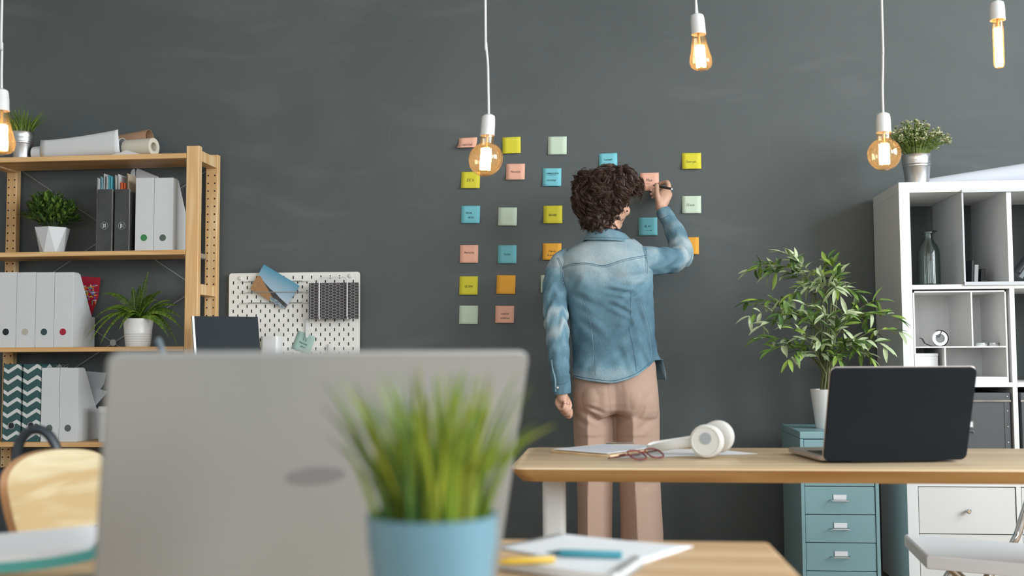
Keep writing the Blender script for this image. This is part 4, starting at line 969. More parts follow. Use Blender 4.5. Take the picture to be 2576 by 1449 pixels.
folds = [((1455, 1030), (1515, 1062), .006, 7), ((1470, 1022), (1520, 1038), .005, 5), ((1592, 1062), (1625, 1020), .007, 8), ((1600, 1090), (1645, 1050), .004, 8), ((1540, 1075), (1562, 1055), .004, 6),
         ((1448, 1050), (1478, 1072), .005, 7), ((1640, 980), (1605, 1040), .004, 9), ((1500, 1175), (1530, 1165), .003, 8), ((1610, 1230), (1650, 1215), .003, 9)]
def press(obj, folds, org, sgn=1):
    me = obj.data
    for v in me.vertices:
        p = v.co+org
        x, y = proj(p)
        if p.y > PY+.03: continue
        d = 0
        for a, b, A_, w in folds:
            q, t = seg_dist(x, y, a, b); e = math.sin(pi*min(1, max(0, t*.9+.05)))
            if q < 3*w: d += A_*(bell(q/w)*e-.55*bell((q-1.7*w)/w)*e)
        v.co.y += d
    me.update()
press(trousers, folds, px_org)
# pressed creases as narrow folds standing out of the cloth
bvt = BVHTree.FromPolygons([v.co+px_org for v in trousers.data.vertices], [tuple(p.vertices) for p in trousers.data.polygons])
def on_surface(bv, px, py, lift=.0006):
    d = ray(px, py).normalized(); h = bv.ray_cast(CAM, d)
    return (h[0]-d*lift) if h[0] is not None else None
def seam(bv, line, r, lift=.0003, sub=5, flat=.6):
    pts = catmull([V(a, b, 0) for a, b in line], sub); q = [on_surface(bv, p.x, p.y, lift) for p in pts]; return [p for p in q if p is not None]
cz = MB()
cz.tube(seam(bvt, [(1528, 962), (1532, 990), (1536, 1020), (1541, 1046)], .001, .0001), .0008, 5, flat=.6)
cz.build('centre_seam', M_tan, trousers, org=px_org)
M_shoe = mat('black_shoe', (.02, .02, .02), .4)
for i, px_ in enumerate((1498, 1616)):
    c_ = V(P(px_, 1345, PY).x, PY+.045, 0)
    MB().loft([[V(c_.x+.046*s_*math.cos(2*pi*k/20), c_.y+.125*s_*math.sin(2*pi*k/20), z) for k in range(20)] for s_, z in ((1, .0), (1, .02), (.92, .045), (.6, .075))]).build('shoe', M_shoe, per, org=px_org)

# ---- denim shirt
def denim():
    m = bpy.data.materials.new('washed_denim'); m.use_nodes = True; N = m.node_tree.nodes; L = m.node_tree.links; b = N['Principled BSDF']
    at = N.new('ShaderNodeAttribute'); at.attribute_name = 'tone'; tc = N.new('ShaderNodeTexCoord')
    def nz(sc, st, det=4):
        mp = N.new('ShaderNodeMapping'); mp.inputs['Scale'].default_value = st; L.new(tc.outputs['Object'], mp.inputs[0]); n = N.new('ShaderNodeTexNoise'); n.inputs['Scale'].default_value = sc; n.inputs['Detail'].default_value = det; L.new(mp.outputs[0], n.inputs[0]); return n.outputs[0]
    def mth(op, a, bb):
        n = N.new('ShaderNodeMath'); n.operation = op
        for i, x in enumerate((a, bb)):
            if isinstance(x, (int, float)): n.inputs[i].default_value = x
            else: L.new(x, n.inputs[i])
        return n.outputs[0]
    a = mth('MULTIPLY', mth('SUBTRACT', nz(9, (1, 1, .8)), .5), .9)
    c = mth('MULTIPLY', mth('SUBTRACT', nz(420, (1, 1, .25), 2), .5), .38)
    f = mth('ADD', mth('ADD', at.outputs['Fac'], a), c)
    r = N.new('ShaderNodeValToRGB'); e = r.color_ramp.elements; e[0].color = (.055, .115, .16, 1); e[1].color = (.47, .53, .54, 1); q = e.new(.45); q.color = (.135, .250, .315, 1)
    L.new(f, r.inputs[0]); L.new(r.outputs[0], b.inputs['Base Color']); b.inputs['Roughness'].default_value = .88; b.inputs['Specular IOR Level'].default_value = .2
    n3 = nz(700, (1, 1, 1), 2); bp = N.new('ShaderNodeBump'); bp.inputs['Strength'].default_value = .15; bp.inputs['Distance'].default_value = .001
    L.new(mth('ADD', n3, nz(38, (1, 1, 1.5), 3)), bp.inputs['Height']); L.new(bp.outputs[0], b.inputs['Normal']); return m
M_denim = denim()
sides = [(600, 1482, 1592, .062), (608, 1462, 1604, .074), (616, 1445, 1613, .082), (626, 1426, 1623, .090), (638, 1411, 1632, .098), (655, 1404, 1638, .106), (680, 1403, 1642, .112), (720, 1413, 1643, .114), (760, 1426, 1643, .112), (800, 1434, 1645, .108), (850, 1438, 1648, .106), (900, 1440, 1655, .112), (935, 1440, 1659, .122), (960, 1440, 1662, .130)]
xLt = [(s_[0], s_[1]) for s_ in sides]; xRt = [(s_[0], s_[2]) for s_ in sides]; bt = [(s_[0], s_[3]) for s_ in sides]
hemb = [(1438, 948), (1470, 955), (1505, 960), (1540, 963), (1575, 955), (1605, 942), (1630, 922), (1645, 906), (1664, 904)]
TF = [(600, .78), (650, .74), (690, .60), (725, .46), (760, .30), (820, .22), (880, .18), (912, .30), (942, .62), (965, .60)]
NR, NA = 92, 120
shirt = MB(); rings = []; tone = []
pys = [600+360*(k/(NR-1)) for k in range(NR)]
tfolds = [((1525, 728), (1600, 740), .0065, 5), ((1585, 745), (1640, 700), .006, 7), ((1530, 762), (1592, 792), .005, 6), ((1560, 700), (1632, 690), .0045, 7), ((1600, 762), (1628, 860), .006, 9), ((1596, 800), (1560, 840), .004, 8),
          ((1440, 740), (1500, 770), .004, 8), ((1450, 800), (1520, 850), .0035, 9), ((1590, 870), (1540, 900), .004, 9), ((1610, 880), (1630, 930), .005, 8), ((1460, 690), (1430, 740), .004, 7), ((1600, 720), (1560, 775), .003, 7), ((1500, 905), (1470, 940), .0035, 9), ((1550, 860), (1580, 940), .003, 8)]
for k, py in enumerate(pys):
    xl_, xr_, b = lerp_tab(xLt, py), lerp_tab(xRt, py), lerp_tab(bt, py); a0, a1 = P(xl_, py, PY).x, P(xr_, py, PY).x; cx_, a = (a0+a1)/2, (a1-a0)/2; o = []
    for j in range(NA):
        t = 2*pi*j/NA; c_, s_ = math.cos(t), math.sin(t); x = cx_+a*math.copysign(abs(c_)**.88, c_); y = PY+b*(1.0 if s_ < 0 else .85)*math.copysign(abs(s_)**.92, s_)
        pyy = py
        if py > 840:                                     # hem line curves
            w = ((py-840)/120)**1.3; hx, _ = proj(V(x, PY, P(1540, py, PY).z))
            hy = lerp_tab(hemb, hx) if s_ <= .25 else 950+6*c_
            if s_ > 0 and s_ <= .25: hy = hy+(950-hy)*(s_/.25)
            pyy = 840+(py-840)*(1+w*((hy-840)/120-1))
            if s_ > -.1 and c_ > .3: x += .030*w*w*min(1, (s_+.1)/.4)*c_
        z = P(1540, pyy, PY-.04 if s_ < 0 else PY).z
        p = V(x, y, z)
        q = p*1.0; nz_ = noise.noise(V(q.x*9, q.y*9, q.z*7))*.006+noise.noise(V(q.x*20+3, q.y*20, q.z*26+q.x*12))*.0040
        if py < 640: nz_ *= (py-600)/40
        fx_, fy_ = proj(p); d = 0
        if s_ < .1:
            for fa, fb, A_, w in tfolds:
                dd, tt = seg_dist(fx_, fy_, fa, fb); e = math.sin(pi*min(1, max(0, tt*.85+.08)))
                if dd < 3.2*w: d += 1.5*A_*(bell(dd/w)*e-.6*bell((dd-1.8*w)/w)*e)
            d += .006*bell((fx_-1520)/26)*bell((fy_-720)/70)      # spine
            d -= .007*bell((fx_-1462)/26)*bell((fy_-700)/30)+.008*bell((fx_-1590)/26)*bell((fy_-690)/30)
        nrm = V(c_/a, s_/b, 0).normalized(); p = p+nrm*nz_+V(0, d, 0); o.append(p)
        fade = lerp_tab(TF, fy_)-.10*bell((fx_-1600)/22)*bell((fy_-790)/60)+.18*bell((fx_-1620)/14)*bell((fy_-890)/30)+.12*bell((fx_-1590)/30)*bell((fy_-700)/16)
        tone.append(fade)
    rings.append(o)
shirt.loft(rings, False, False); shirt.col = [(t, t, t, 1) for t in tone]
def sleeve(path, rs, tones, sub, fold_amp, n=56, seed=0, cuff=True):
    q = catmull([Q(*p) for p in path], sub); m = len(q)-1; us = None; rings = []; tn = []
    tt = None; u = None
    for k, p in enumerate(q):
        t = (q[min(k+1, m)]-q[max(k-1, 0)]).normalized()
        u = V(0, -1, 0) if u is None else u; u = (u-t*u.dot(t)).normalized(); w = t.cross(u); f = k/m; rr = lerp_tab(rs, f); o = []
        for j in range(n):
            a = 2*pi*j/n; dr = u*math.cos(a)+w*math.sin(a); r = rr
            amp = fold_amp*(.35+bell((f-.5)/.18))*(1 if f < .86 else .15)
            ph = f*m*.55+math.sin(a+seed)*2.2+noise.noise(V(f*6, math.cos(a)*1.5, math.sin(a)*1.5+seed))*3
            r += amp*(math.sin(ph)*.6)*(.5+.5*noise.noise(V(f*9+seed, a*.6, 2)))*rr/.04+noise.noise(p*14+dr*1.3)*.004
            if cuff and f > .86: r += .0018
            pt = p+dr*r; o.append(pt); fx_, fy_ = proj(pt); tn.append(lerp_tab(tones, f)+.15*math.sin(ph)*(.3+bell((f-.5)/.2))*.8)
        rings.append(o)
    e = q[-1]; tdir = (q[-1]-q[-2]).normalized()
    rings.append([p+(e-p)*.10-tdir*.001 for p in rings[-1]]); rings.append([p+(e-p)*.1-tdir*.02 for p in rings[-1]]); tn += tn[-n:]*2
    return rings, tn
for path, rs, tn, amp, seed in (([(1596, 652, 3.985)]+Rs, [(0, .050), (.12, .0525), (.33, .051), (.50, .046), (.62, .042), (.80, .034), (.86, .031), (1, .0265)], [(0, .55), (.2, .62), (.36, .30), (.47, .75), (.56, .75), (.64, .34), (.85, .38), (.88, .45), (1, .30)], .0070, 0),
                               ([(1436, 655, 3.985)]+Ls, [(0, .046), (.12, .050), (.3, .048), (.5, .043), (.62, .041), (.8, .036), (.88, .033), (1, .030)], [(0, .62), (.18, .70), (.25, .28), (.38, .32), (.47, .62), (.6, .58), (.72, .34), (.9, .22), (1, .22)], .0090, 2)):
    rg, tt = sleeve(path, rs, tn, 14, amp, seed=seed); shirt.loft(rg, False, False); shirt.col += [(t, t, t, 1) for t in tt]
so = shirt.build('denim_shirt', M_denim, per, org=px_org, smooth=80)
sm = so.modifiers.new('thick', 'SOLIDIFY'); sm.thickness = .0018; sm.offset = -1
bvs = BVHTree.FromPolygons([v.co+px_org for v in so.data.vertices], [tuple(p.vertices) for p in so.data.polygons])
# collar
cb = MB(); cr_ = []; ncol = 64
for lvl in range(4):
    o = []
    for j in range(ncol):
        t = 2*pi*j/ncol; c_, s_ = math.cos(t), math.sin(t)
        if lvl == 0: xa, ya, py = 37, .058, 598
        elif lvl == 1: xa, ya, py = 35, .053, 577
        elif lvl == 2: xa, ya, py = 41, .061, 577
        else: xa, ya, py = 66, .086, 610
        py += (8*c_ if lvl < 3 else 4*c_)+(14 if s_ > 0 else 0)*s_
        xm = 1530 if lvl < 3 else 1532
        p = P(xm+xa*c_, py, PY); o.append(V(p.x, PY+.0+ya*s_, p.z+(-.004*noise.noise(V(c_*3, s_*3, lvl)))))
    cr_.append(o)
cb.loft(cr_, False, False); cb.col = [(t, t, t, 1) for l in (.35, .42, .50, .55) for t in [l]*ncol]
co = cb.build('collar', M_denim, so, org=px_org, smooth=80, sub=1); q = co.modifiers.new('thick', 'SOLIDIFY'); q.thickness = .0025
bvc = BVHTree.FromPolygons([v.co+px_org for v in co.data.vertices], [tuple(p.vertices) for p in co.data.polygons])
# navy undershirt at the neck
MB().loft([[P(1530+33*math.cos(2*pi*j/40), yy+10*math.cos(2*pi*j/40)*0, PY)+V(0, .050*math.sin(2*pi*j/40), 0) for j in range(40)] for yy in (612, 578)], False, False).build('undershirt', mat('navy_cotton', (.02, .035, .06), .8), per, org=px_org, solid=.002)
M_th = mat('seam_thread', (.30, .41, .46), .8); M_thd = mat('dark_seam_thread', (.045, .12, .18), .85)  # pale and dark tones of the shirt seams
yoke = [(1414, 673), (1440, 664), (1478, 662), (1518, 668), (1560, 656), (1598, 647), (1625, 643)]
arm_l = [(1404, 648), (1413, 668), (1415, 695), (1424, 724)]; arm_r = [(1619, 612), (1626, 632), (1628, 660), (1628, 688)]
for ln, nm in ((yoke, 'yoke_seam'), (arm_l, 'armhole_seam'), (arm_r, 'armhole_seam')):
    m1 = MB(); m1.tube(seam(bvs, ln, 0), .0012, 5, flat=.6); m1.tube(seam(bvs, [(a, b+4) if ln is yoke else (a-4, b) for a, b in ln], 0), .0007, 4, flat=.6)
    q = seam(bvs, [(a, b+2) if ln is yoke else (a-2, b) for a, b in ln], 0, lift=.0008, sub=9); m1.cm = 1
    for k in range(0, len(q)-1, 2): m1.tube([q[k], q[k+1]], .0011, 4, flat=.6)
    m1.build(nm, [M_thd, M_th], so, org=px_org)
hemq = [(1443, 945), (1470, 950), (1505, 955), (1540, 958), (1575, 950), (1605, 937), (1630, 917), (1641, 905)]
MB().tube(seam(bvs, hemq, 0), .0012, 5, flat=.6).build('hem_seam', M_thd, so, org=px_org)
for ln in ([(1466, 750), (1480, 790), (1489, 830), (1493, 880), (1496, 945)], [(1580, 825), (1590, 868), (1597, 910), (1600, 935)], [(1586, 735), (1585, 770), (1586, 805)], [(1612, 762), (1628, 810), (1636, 855), (1640, 898)]):
    m1 = MB(); m1.cm = 1; m1.tube(seam(bvs, ln, 0, lift=.0003, sub=9), .0005, 4, flat=.5)
    m1.cm = 0; m1.tube(seam(bvs, [(a+1.5, b) for a, b in ln], 0, lift=.0002, sub=9), .0008, 4, flat=.5); m1.build('dart_seam', [M_thd, M_th], so, org=px_org)
for ln in ([(1648, 547), (1660, 551), (1672, 548), (1684, 541)], [(1388, 960), (1400, 965), (1415, 966), (1430, 960)]):
    q = seam(bvs, ln, 0)
    if len(q) > 2: MB().tube(q, .0010, 5).build('cuff_seam', M_thd, so, org=px_org)
s3 = MB(); s3.tube(seam(bvc, [(1474, 598), (1500, 597), (1530, 598), (1560, 599), (1588, 604)], 0), .0008, 4, flat=.6); s3.build('collar_stitching', M_thd, so, org=px_org)
# sleeve placket and button at the left cuff
pk = MB(); q = seam(bvs, [(1388, 905), (1391, 930), (1397, 955), (1398, 985)], 0, .001); pk.tube(q, .0032, 6, flat=.5, ref=V(1, 0, 0)); pk.build('placket', mat('worn_denim_edge', (.22, .36, .43), .85), so, org=px_org)
q = on_surface(bvs, 1403, 975, .001)
if q: MB().lathe([(.004, 0), (.004, .002), (.0005, .0025)], q, 14, V(0, -1, 0)).build('button', mat('pearl_button', (.6, .55, .48), .3), so, org=px_org)

# ---- hair
vols = [((1518, 494), -.012, (.106, .108, .098)), ((1560, 464), .02, (.070, .082, .060)), ((1588, 470), .05, (.036, .05, .050)), ((1480, 496), -.012, (.055, .080, .078)), ((1507, 542), -.022, (.062, .060, .050)), ((1538, 444), -.005, (.062, .072, .036)), ((1515, 566), -.030, (.040, .036, .026)), ((1470, 458), .0, (.034, .055, .034))]
VO = [(Q(a[0], a[1], PY+dy), r) for a, dy, r in vols]
hb = MB()
for c_, r in VO: hb.ell(c_, (r[0]*.93, r[1]*.93, r[2]*.93), None, 26, 16)
face_dir = HR @ V(0, 1, 0)
def in_face(p):
    l = HR.inverted() @ (p-hc); return l.y > .035 and l.z < .045 and abs(l.x) < .085 or (l.x > .055 and l.z < -.002 and l.y > -.034)
M_hair = mat('dark_brown_hair', (.020, .011, .008), .6, col2=(.045, .024, .017), vscale=40, spec=.2)
hair = hb.build('hair', M_hair, per, org=px_org)
bake(hair, [('REMESH', dict(mode='VOXEL', voxel_size=.006)), ('SMOOTH', dict(factor=.5, iterations=4))])
me = hair.data
for v in me.vertices:
    p = v.co+px_org; l = HR.inverted() @ (p-hc)
    n_ = v.normal; v.co += n_*(noise.noise(p*38)*.008+noise.noise(p*75)*.004)
    if l.y > .03 and l.z < .05: v.co -= (HR @ V(0, 1, 0))*max(0, (l.y-.03))*.9*min(1, (.05-l.z)/.03)
rnd = random.Random(17); lk = MB(); made = 0; tries = 0
def inside(p, s_=.86, skip=None):
    for i, (c_, r) in enumerate(VO):
        if i != skip and ((p.x-c_.x)/r[0])**2+((p.y-c_.y)/r[1])**2+((p.z-c_.z)/r[2])**2 < s_: return True
    return False
wt = [r[0]*r[2] for c_, r in VO]
while made < 900 and tries < 20000:
    tries += 1; i = rnd.choices(range(len(VO)), wt)[0]; c_, r = VO[i]
    d = V(rnd.gauss(0, 1), rnd.gauss(0, 1), rnd.gauss(0, 1)).normalized(); p = c_+V(d.x*r[0], d.y*r[1], d.z*r[2])*.93
    if inside(p, .84, i) or in_face(p): continue
    nrm = V(d.x/r[0], d.y/r[1], d.z/r[2]).normalized(); g = noise.noise_vector(p*16)
    tg = V(g.x*1.3, g.y*1.3, g.z-.55); tg = (tg-nrm*tg.dot(nrm)).normalized(); bn = nrm.cross(tg); L_ = rnd.uniform(.032, .062); R_ = rnd.uniform(.006, .0125); turns = rnd.uniform(.8, 1.7); ph = rnd.uniform(0, 6.28)
    nst = 7
    for st in range(nst):
        pts = []; off = V(rnd.gauss(0, 1), rnd.gauss(0, 1), rnd.gauss(0, 1))*.0026
        for k in range(15):
            t = k/14; rr = R_*(.5+.7*t); an = ph+turns*2*pi*t+st*.13
            pts.append(p+off+tg*(L_*t)+nrm*(.002+rr*(1+math.cos(an))*.62-.012*t*t)+bn*(rr*math.sin(an)))
        if in_face(pts[-1]): continue
        lk.tube(pts, [.0015*(1-.75*(k/14))*(.8+.4*math.sin(3.1*k/14)) for k in range(15)], 3, cap=False, flat=.8)
    made += 1
for k in range(26):                       # loose ends at the outline
    i = rnd.choice((0, 1, 3, 5, 7, 4)); c_, r = VO[i]; d = V(rnd.gauss(0, 1), rnd.gauss(0, .5), rnd.gauss(.4, .8)).normalized(); p = c_+V(d.x*r[0], d.y*r[1], d.z*r[2])
    if in_face(p): continue
    e = d.cross(V(0, 1, 0)).normalized(); lk.tube([p+d*(.016*math.sin(pi*t*.8))+e*(.03*t-.01)+d*.004*math.cos(9*t) for t in [j/10 for j in range(11)]], .0006, 3, cap=False)
lk.build('curls', mat('dark_brown_curls', (.028, .015, .011), .48, col2=(.085, .047, .033), vscale=50, spec=.38), hair, org=px_org, recalc=False, smooth=80)

# ---- the pen in the hand
a, b = Q(1641.5, 465.6, 4.352), Q(1690, 475.5, 4.205); d = (b-a).normalized()
t = thing('marker_pen', 'black marker pen held in the raised hand', 'pen', (a+b)/2)
MB().tube([a+d*.010, a+d*.014, a+d*.03, b], [.0022, .0042, .0050, .0050], 16).build('barrel', M_black, t)
MB().tube([a, a+d*.012], [.0007, .0024], 10).build('tip', M_ink, t)
MB().tube([b-d*.0005, b+d*.0015], [.0048, .0040], 16).build('end_cap', M_wire, t)
# ================================================================ white cube shelf on the right
YK0, YK1 = 3.955, WALL_Y-.02
KX = P(2260, 462, YK0).x; KT = P(2260, 459, YK0).z
OW, IW = .038, .0165; CW = .3345; NC_ = 4
KW = 2*OW+NC_*CW+(NC_-1)*IW
CH = .3325
rowz = []; z = KT-OW
for i in range(4): rowz.append((z-CH, z)); z -= CH+IW
KB = rowz[3][0]-OW
ks = thing('cube_shelf', 'white cube shelf unit with drawers at the right of the dark wall', 'shelf', (KX+KW/2, (YK0+YK1)/2, KB-.07))
MB().box(KX, KX+KW, YK0, YK1, KT-OW, KT).build('top_panel', M_white, ks, bevel=.0012)
MB().box(KX, KX+KW, YK0, YK1, KB, KB+OW).build('bottom_panel', M_white, ks, bevel=.0012)
for xx in (KX, KX+KW-OW): MB().box(xx, xx+OW, YK0, YK1, KB+OW, KT-OW).build('side_panel', M_white, ks, bevel=.0012)
colx = [KX+OW+i*(CW+IW) for i in range(4)]
for i in range(3): MB().box(colx[i]+CW, colx[i]+CW+IW, YK0+.001, YK1, KB+OW, KT-OW).build('divider', M_white, ks)
for i in range(3):
    for cxx in colx: MB().box(cxx+.0002, cxx+CW-.0002, YK0+.0005, YK1, rowz[i][0]-IW, rowz[i][0]).build('shelf_board', M_white, ks)
M_drw = mat('white_drawer', (.66, .66, .64), .45)
for ci, cxx in enumerate(colx):
    for (za, zb_) in ((rowz[3][0]+CH/2+.001, rowz[3][1]-.003), (rowz[3][0]+.003, rowz[3][0]+CH/2-.002)):
        d = MB().box(cxx+.003, cxx+CW-.003, YK0+.004, YK1-.03, za, zb_).build('drawer', M_drw, ks, bevel=.001)
        if ci < 4: MB().lathe([(.004, 0), (.004, .014), (.0085, .016), (.0085, .022), (.006, .024), (.0005, .024)], (cxx+CW/2, YK0+.004, (za+zb_)/2), 18, V(0, -1, 0)).build('knob', M_chrome, d)
for xx in (KX+.05, KX+KW-.05):
    for yy in (YK0+.05, YK1-.05):
        MB().lathe([(.033, -.012), (.033, .012)], (xx, yy, KB-.037), 20, V(1, 0, 0)).box(xx-.02, xx+.02, yy-.02, yy+.02, KB-.006, KB).box(xx-.017, xx-.013, yy-.012, yy+.012, KB-.04, KB).build('castor', mat('grey_castor', (.12, .12, .12), .5), ks)
ks.location.z = KB-.07
for ch in ks.children: pass
# extra set-in frame across the upper cells (protrudes a little from the fronts)
M_gw = mat('light_grey_board', (.50, .52, .54), .5)
xa = P(2424, 600, YK0-.012).x; z0, z1 = rowz[0]
t = thing('insert_frame', 'light grey insert frame standing in the top row of the cube shelf', 'shelf insert', (xa+.1, YK0+.1, z0))
xe = colx[1]-IW-.001
MB().box(xa, xa+.006, YK0-.004, YK1-.03, z0+.0005, z1-.001).build('side_panel', M_gw, t)
MB().box(xa, colx[2], YK0-.009, YK0-.0005, z0-.004, z0+.008).build('front_lip', M_gw, t)
MB().box(xa, colx[2], YK0-.009, YK0-.0005, z1-.004, z1+.006).build('top_lip', M_gw, t)
MB().box(xa+.006, xe, YK0+.001, YK1-.03, z0+.0005, z0+.008).build('base_panel', M_gw, t)
# bottle
c = V(P(2338, 700, YK0+.1).x, YK0+.10, z0); rb_ = (P(2366, 660, YK0+.1).x-P(2310, 660, YK0+.1).x)/2; hb_ = P(2338, 580, YK0+.1).z-z0
prof = [(rb_*.9, .001), (rb_, .006), (rb_, hb_*.55), (rb_*.97, hb_*.63), (rb_*.8, hb_*.72), (rb_*.5, hb_*.80), (rb_*.40, hb_*.86), (rb_*.42, hb_*.93), (rb_*.6, hb_*.95), (rb_*.6, hb_*.97)]
t = thing('glass_bottle', 'empty clear glass bottle in the top left cell of the cube shelf', 'bottle', c)
MB().lathe(prof+[(rb_*.36, hb_*.97), (rb_*.34, hb_*.86), (rb_*.75, hb_*.72), (rb_*.94, hb_*.55), (rb_*.94, .01), (.001, .008)], c, 36).build('bottle_glass', glass('bottle_glass', (.88, .92, .90), .03, .8, edge=(.50, .60, .57)), t)
MB().lathe([(rb_*.34, hb_*.92), (rb_*.38, hb_*.972), (rb_*.75, hb_*.974), (rb_*.78, hb_*.99), (rb_*.6, hb_), (.0005, hb_)], c, 28).build('stopper', glass('bottle_glass', (.8, .86, .84)), t)
# small books in the second half of the cell
for i, (a, b, py, m, lab) in enumerate(((2443, 2448, 655, 'black', 'thin dark booklet leaning left of the small white book'), (2450, 2460, 666, 'white', 'small white book in the grey insert of the cube shelf'), (2466, 2477, 676, 'black', 'small dark box right of the small white book'))):
    Yb = YK0+.12+i*.01; xa_, xb_ = P(a, 690, Yb).x, P(b, 690, Yb).x; zt = P(a, py, Yb).z
    tag(MB().prism([V(xa_, Yb, z0+.008), V(xb_, Yb, z0+.008), V(xb_+.004, Yb, zt), V(xa_+.004, Yb, zt)], (0, .09, 0)).build('small_book', M_black if m == 'black' else M_paper, bevel=.001), lab, 'book', 'small books in the grey insert')
# dark case leaning in the second cell
c0 = P(2548, 694, YK0+.08); c1 = P(2590, 600, YK0+.08)
t = thing('leather_case', 'black leather case with a silver stud leaning in the second cell', 'case', (colx[1]+.1, YK0+.1, z0))
c0.z = z0+.034; d = V(.16, 0, .22).normalized(); sd = V(d.z, 0, -d.x)
c0.x = colx[1]+.055
MB().obox(c0+d*.12+V(0, .03, 0), d*.12, V(0, .03, 0), sd*.022).build('case_body', mat('black_leather', (.018, .02, .024), .35, bump=.1), t, bevel=.008)
MB().obox(c0+d*.10+V(0, -.004, 0), d*.11, V(0, .003, 0), sd*.008).build('strap', mat('slate_strap', (.10, .12, .13), .3), t, bevel=.002)
MB().ell(c0+d*.04+V(0, -.008, 0), (.005, .004, .005)).build('stud', M_chrome, t)
# insert with compartments (row 2, first cell)
z0, z1 = rowz[1]; X0, X1 = colx[0]+.002, colx[0]+CW-.012; D0, D1 = YK0+.002, YK1-.12
t = thing('compartment_insert', 'pale grey insert with four compartments below the glass bottle', 'shelf insert', ((X0+X1)/2, D0, z0))
M_ins = mat('pale_grey_insert', (.78, .78, .77), .55, var=.05, vscale=90, stretch=(1, 1, .05))
th = .005; zt = z1-.006
vz = P(2400, 873, YK0).z; vx = P(2446, 800, YK0).x; lx = P(2379, 910, YK0).x
zlow = P(2400, 949, YK0).z
MB().box(X0, X1, D1-th, D1, zlow, zt).build('back_panel', M_ins, t)
mb = MB().box(X0, X0+th, D0, D1, zlow, zt).box(X1-th, X1, D0, D1, zlow, zt).box(X0, X1, D0, D1, zt-th, zt).box(X0, X1, D0, D1, zlow-.004, zlow+.001); mb.build('frame', M_ins, t)
MB().box(X0+th, X1-th, D0+.001, D1, vz-th/2, vz+th/2).build('shelf', M_ins, t)
MB().box(vx-th/2, vx+th/2, D0+.001, D1, vz+th/2, zt-th).box(lx-th/2, lx+th/2, D0+.001, D1, zlow, vz-th/2).build('partitions', M_ins, t)
if zlow-.004 > z0+.001: MB().box(X0, X1, D0, D1, z0+.0002, zlow-.004).build('base', M_ins, t)
# tape dispenser
cz = P(2363, 850, YK0+.06); r_ = .029; c = V(cz.x, YK0+.06, vz+th/2+r_)
t = thing('tape_dispenser', 'black curved tape dispenser with a white roll', 'tape dispenser', (c.x, c.y, vz+th/2))
MB().lathe([(r_*.55, -.009), (r_*.92, -.009), (r_*.92, .009), (r_*.55, .009)], c, 32, V(0, 1, 0), cap=False).build('tape_roll', M_paper, t)
MB().lathe([(.0005, -.007), (r_*.55, -.007), (r_*.55, .007), (.0005, .007)], c, 24, V(0, 1, 0)).build('hub', mat('grey_hub', (.16, .17, .17), .5), t)
pts = arc(c, r_+.001, 1.9, -1.75, 20)+[V(c.x-.03, c.y, vz+th/2+.002), V(c.x-.052, c.y, vz+th/2+.012), V(c.x-.06, c.y, vz+th/2+.028), V(c.x-.068, c.y, vz+th/2+.031)]
MB().tube(pts, .0015, 8, flat=6, ref=V(0, 0, 1)).build('dispenser_arm', M_black, t)
MB().tube([c+V(.008, -.011, .03), c+V(-.004, -.011, .004), c+V(-.014, -.011, .012)], .0013, 6).build('spring_arm', M_black, t)
for i, (a, b, lab) in enumerate(((2454, 2484, 'small white tin in the upper right compartment, left one of two'), (2485, 2513, 'small white tin in the upper right compartment, right one of two'))):
    xa_, xb_ = P(a, 868, YK0+.08).x, P(b, 868, YK0+.08).x; r_ = (xb_-xa_)/2
    t = thing('small_tin', lab, 'tin', ((xa_+xb_)/2, YK0+.08, vz+th/2), 'small tins in the insert')
    MB().lathe([(r_*.95, 0), (r_*.95, .007)], t.location, 28).build('tin_body', M_offw, t)
    MB().lathe([(r_, .007), (r_, .012), (r_*.93, .0125), (r_*.9, .011), (.001, .011)], t.location, 28).build('lid', M_steel, t)
xa_, xb_ = P(2301, 920, YK0+.03).x, P(2360, 920, YK0+.03).x
t = thing('paper_box', 'plain white box in the lower left compartment', 'box', ((xa_+xb_)/2, YK0+.06, zlow+.001)); zz = P(2330, 889, YK0+.03).z
MB().box(xa_, xb_, YK0+.03, YK0+.13, zlow+.0015, zz-.01).build('box_body', M_paper, t, bevel=.001)
MB().box(xa_-.001, xb_+.001, YK0+.029, YK0+.131, zz-.0098, zz).build('lid', M_paper, t, bevel=.001)
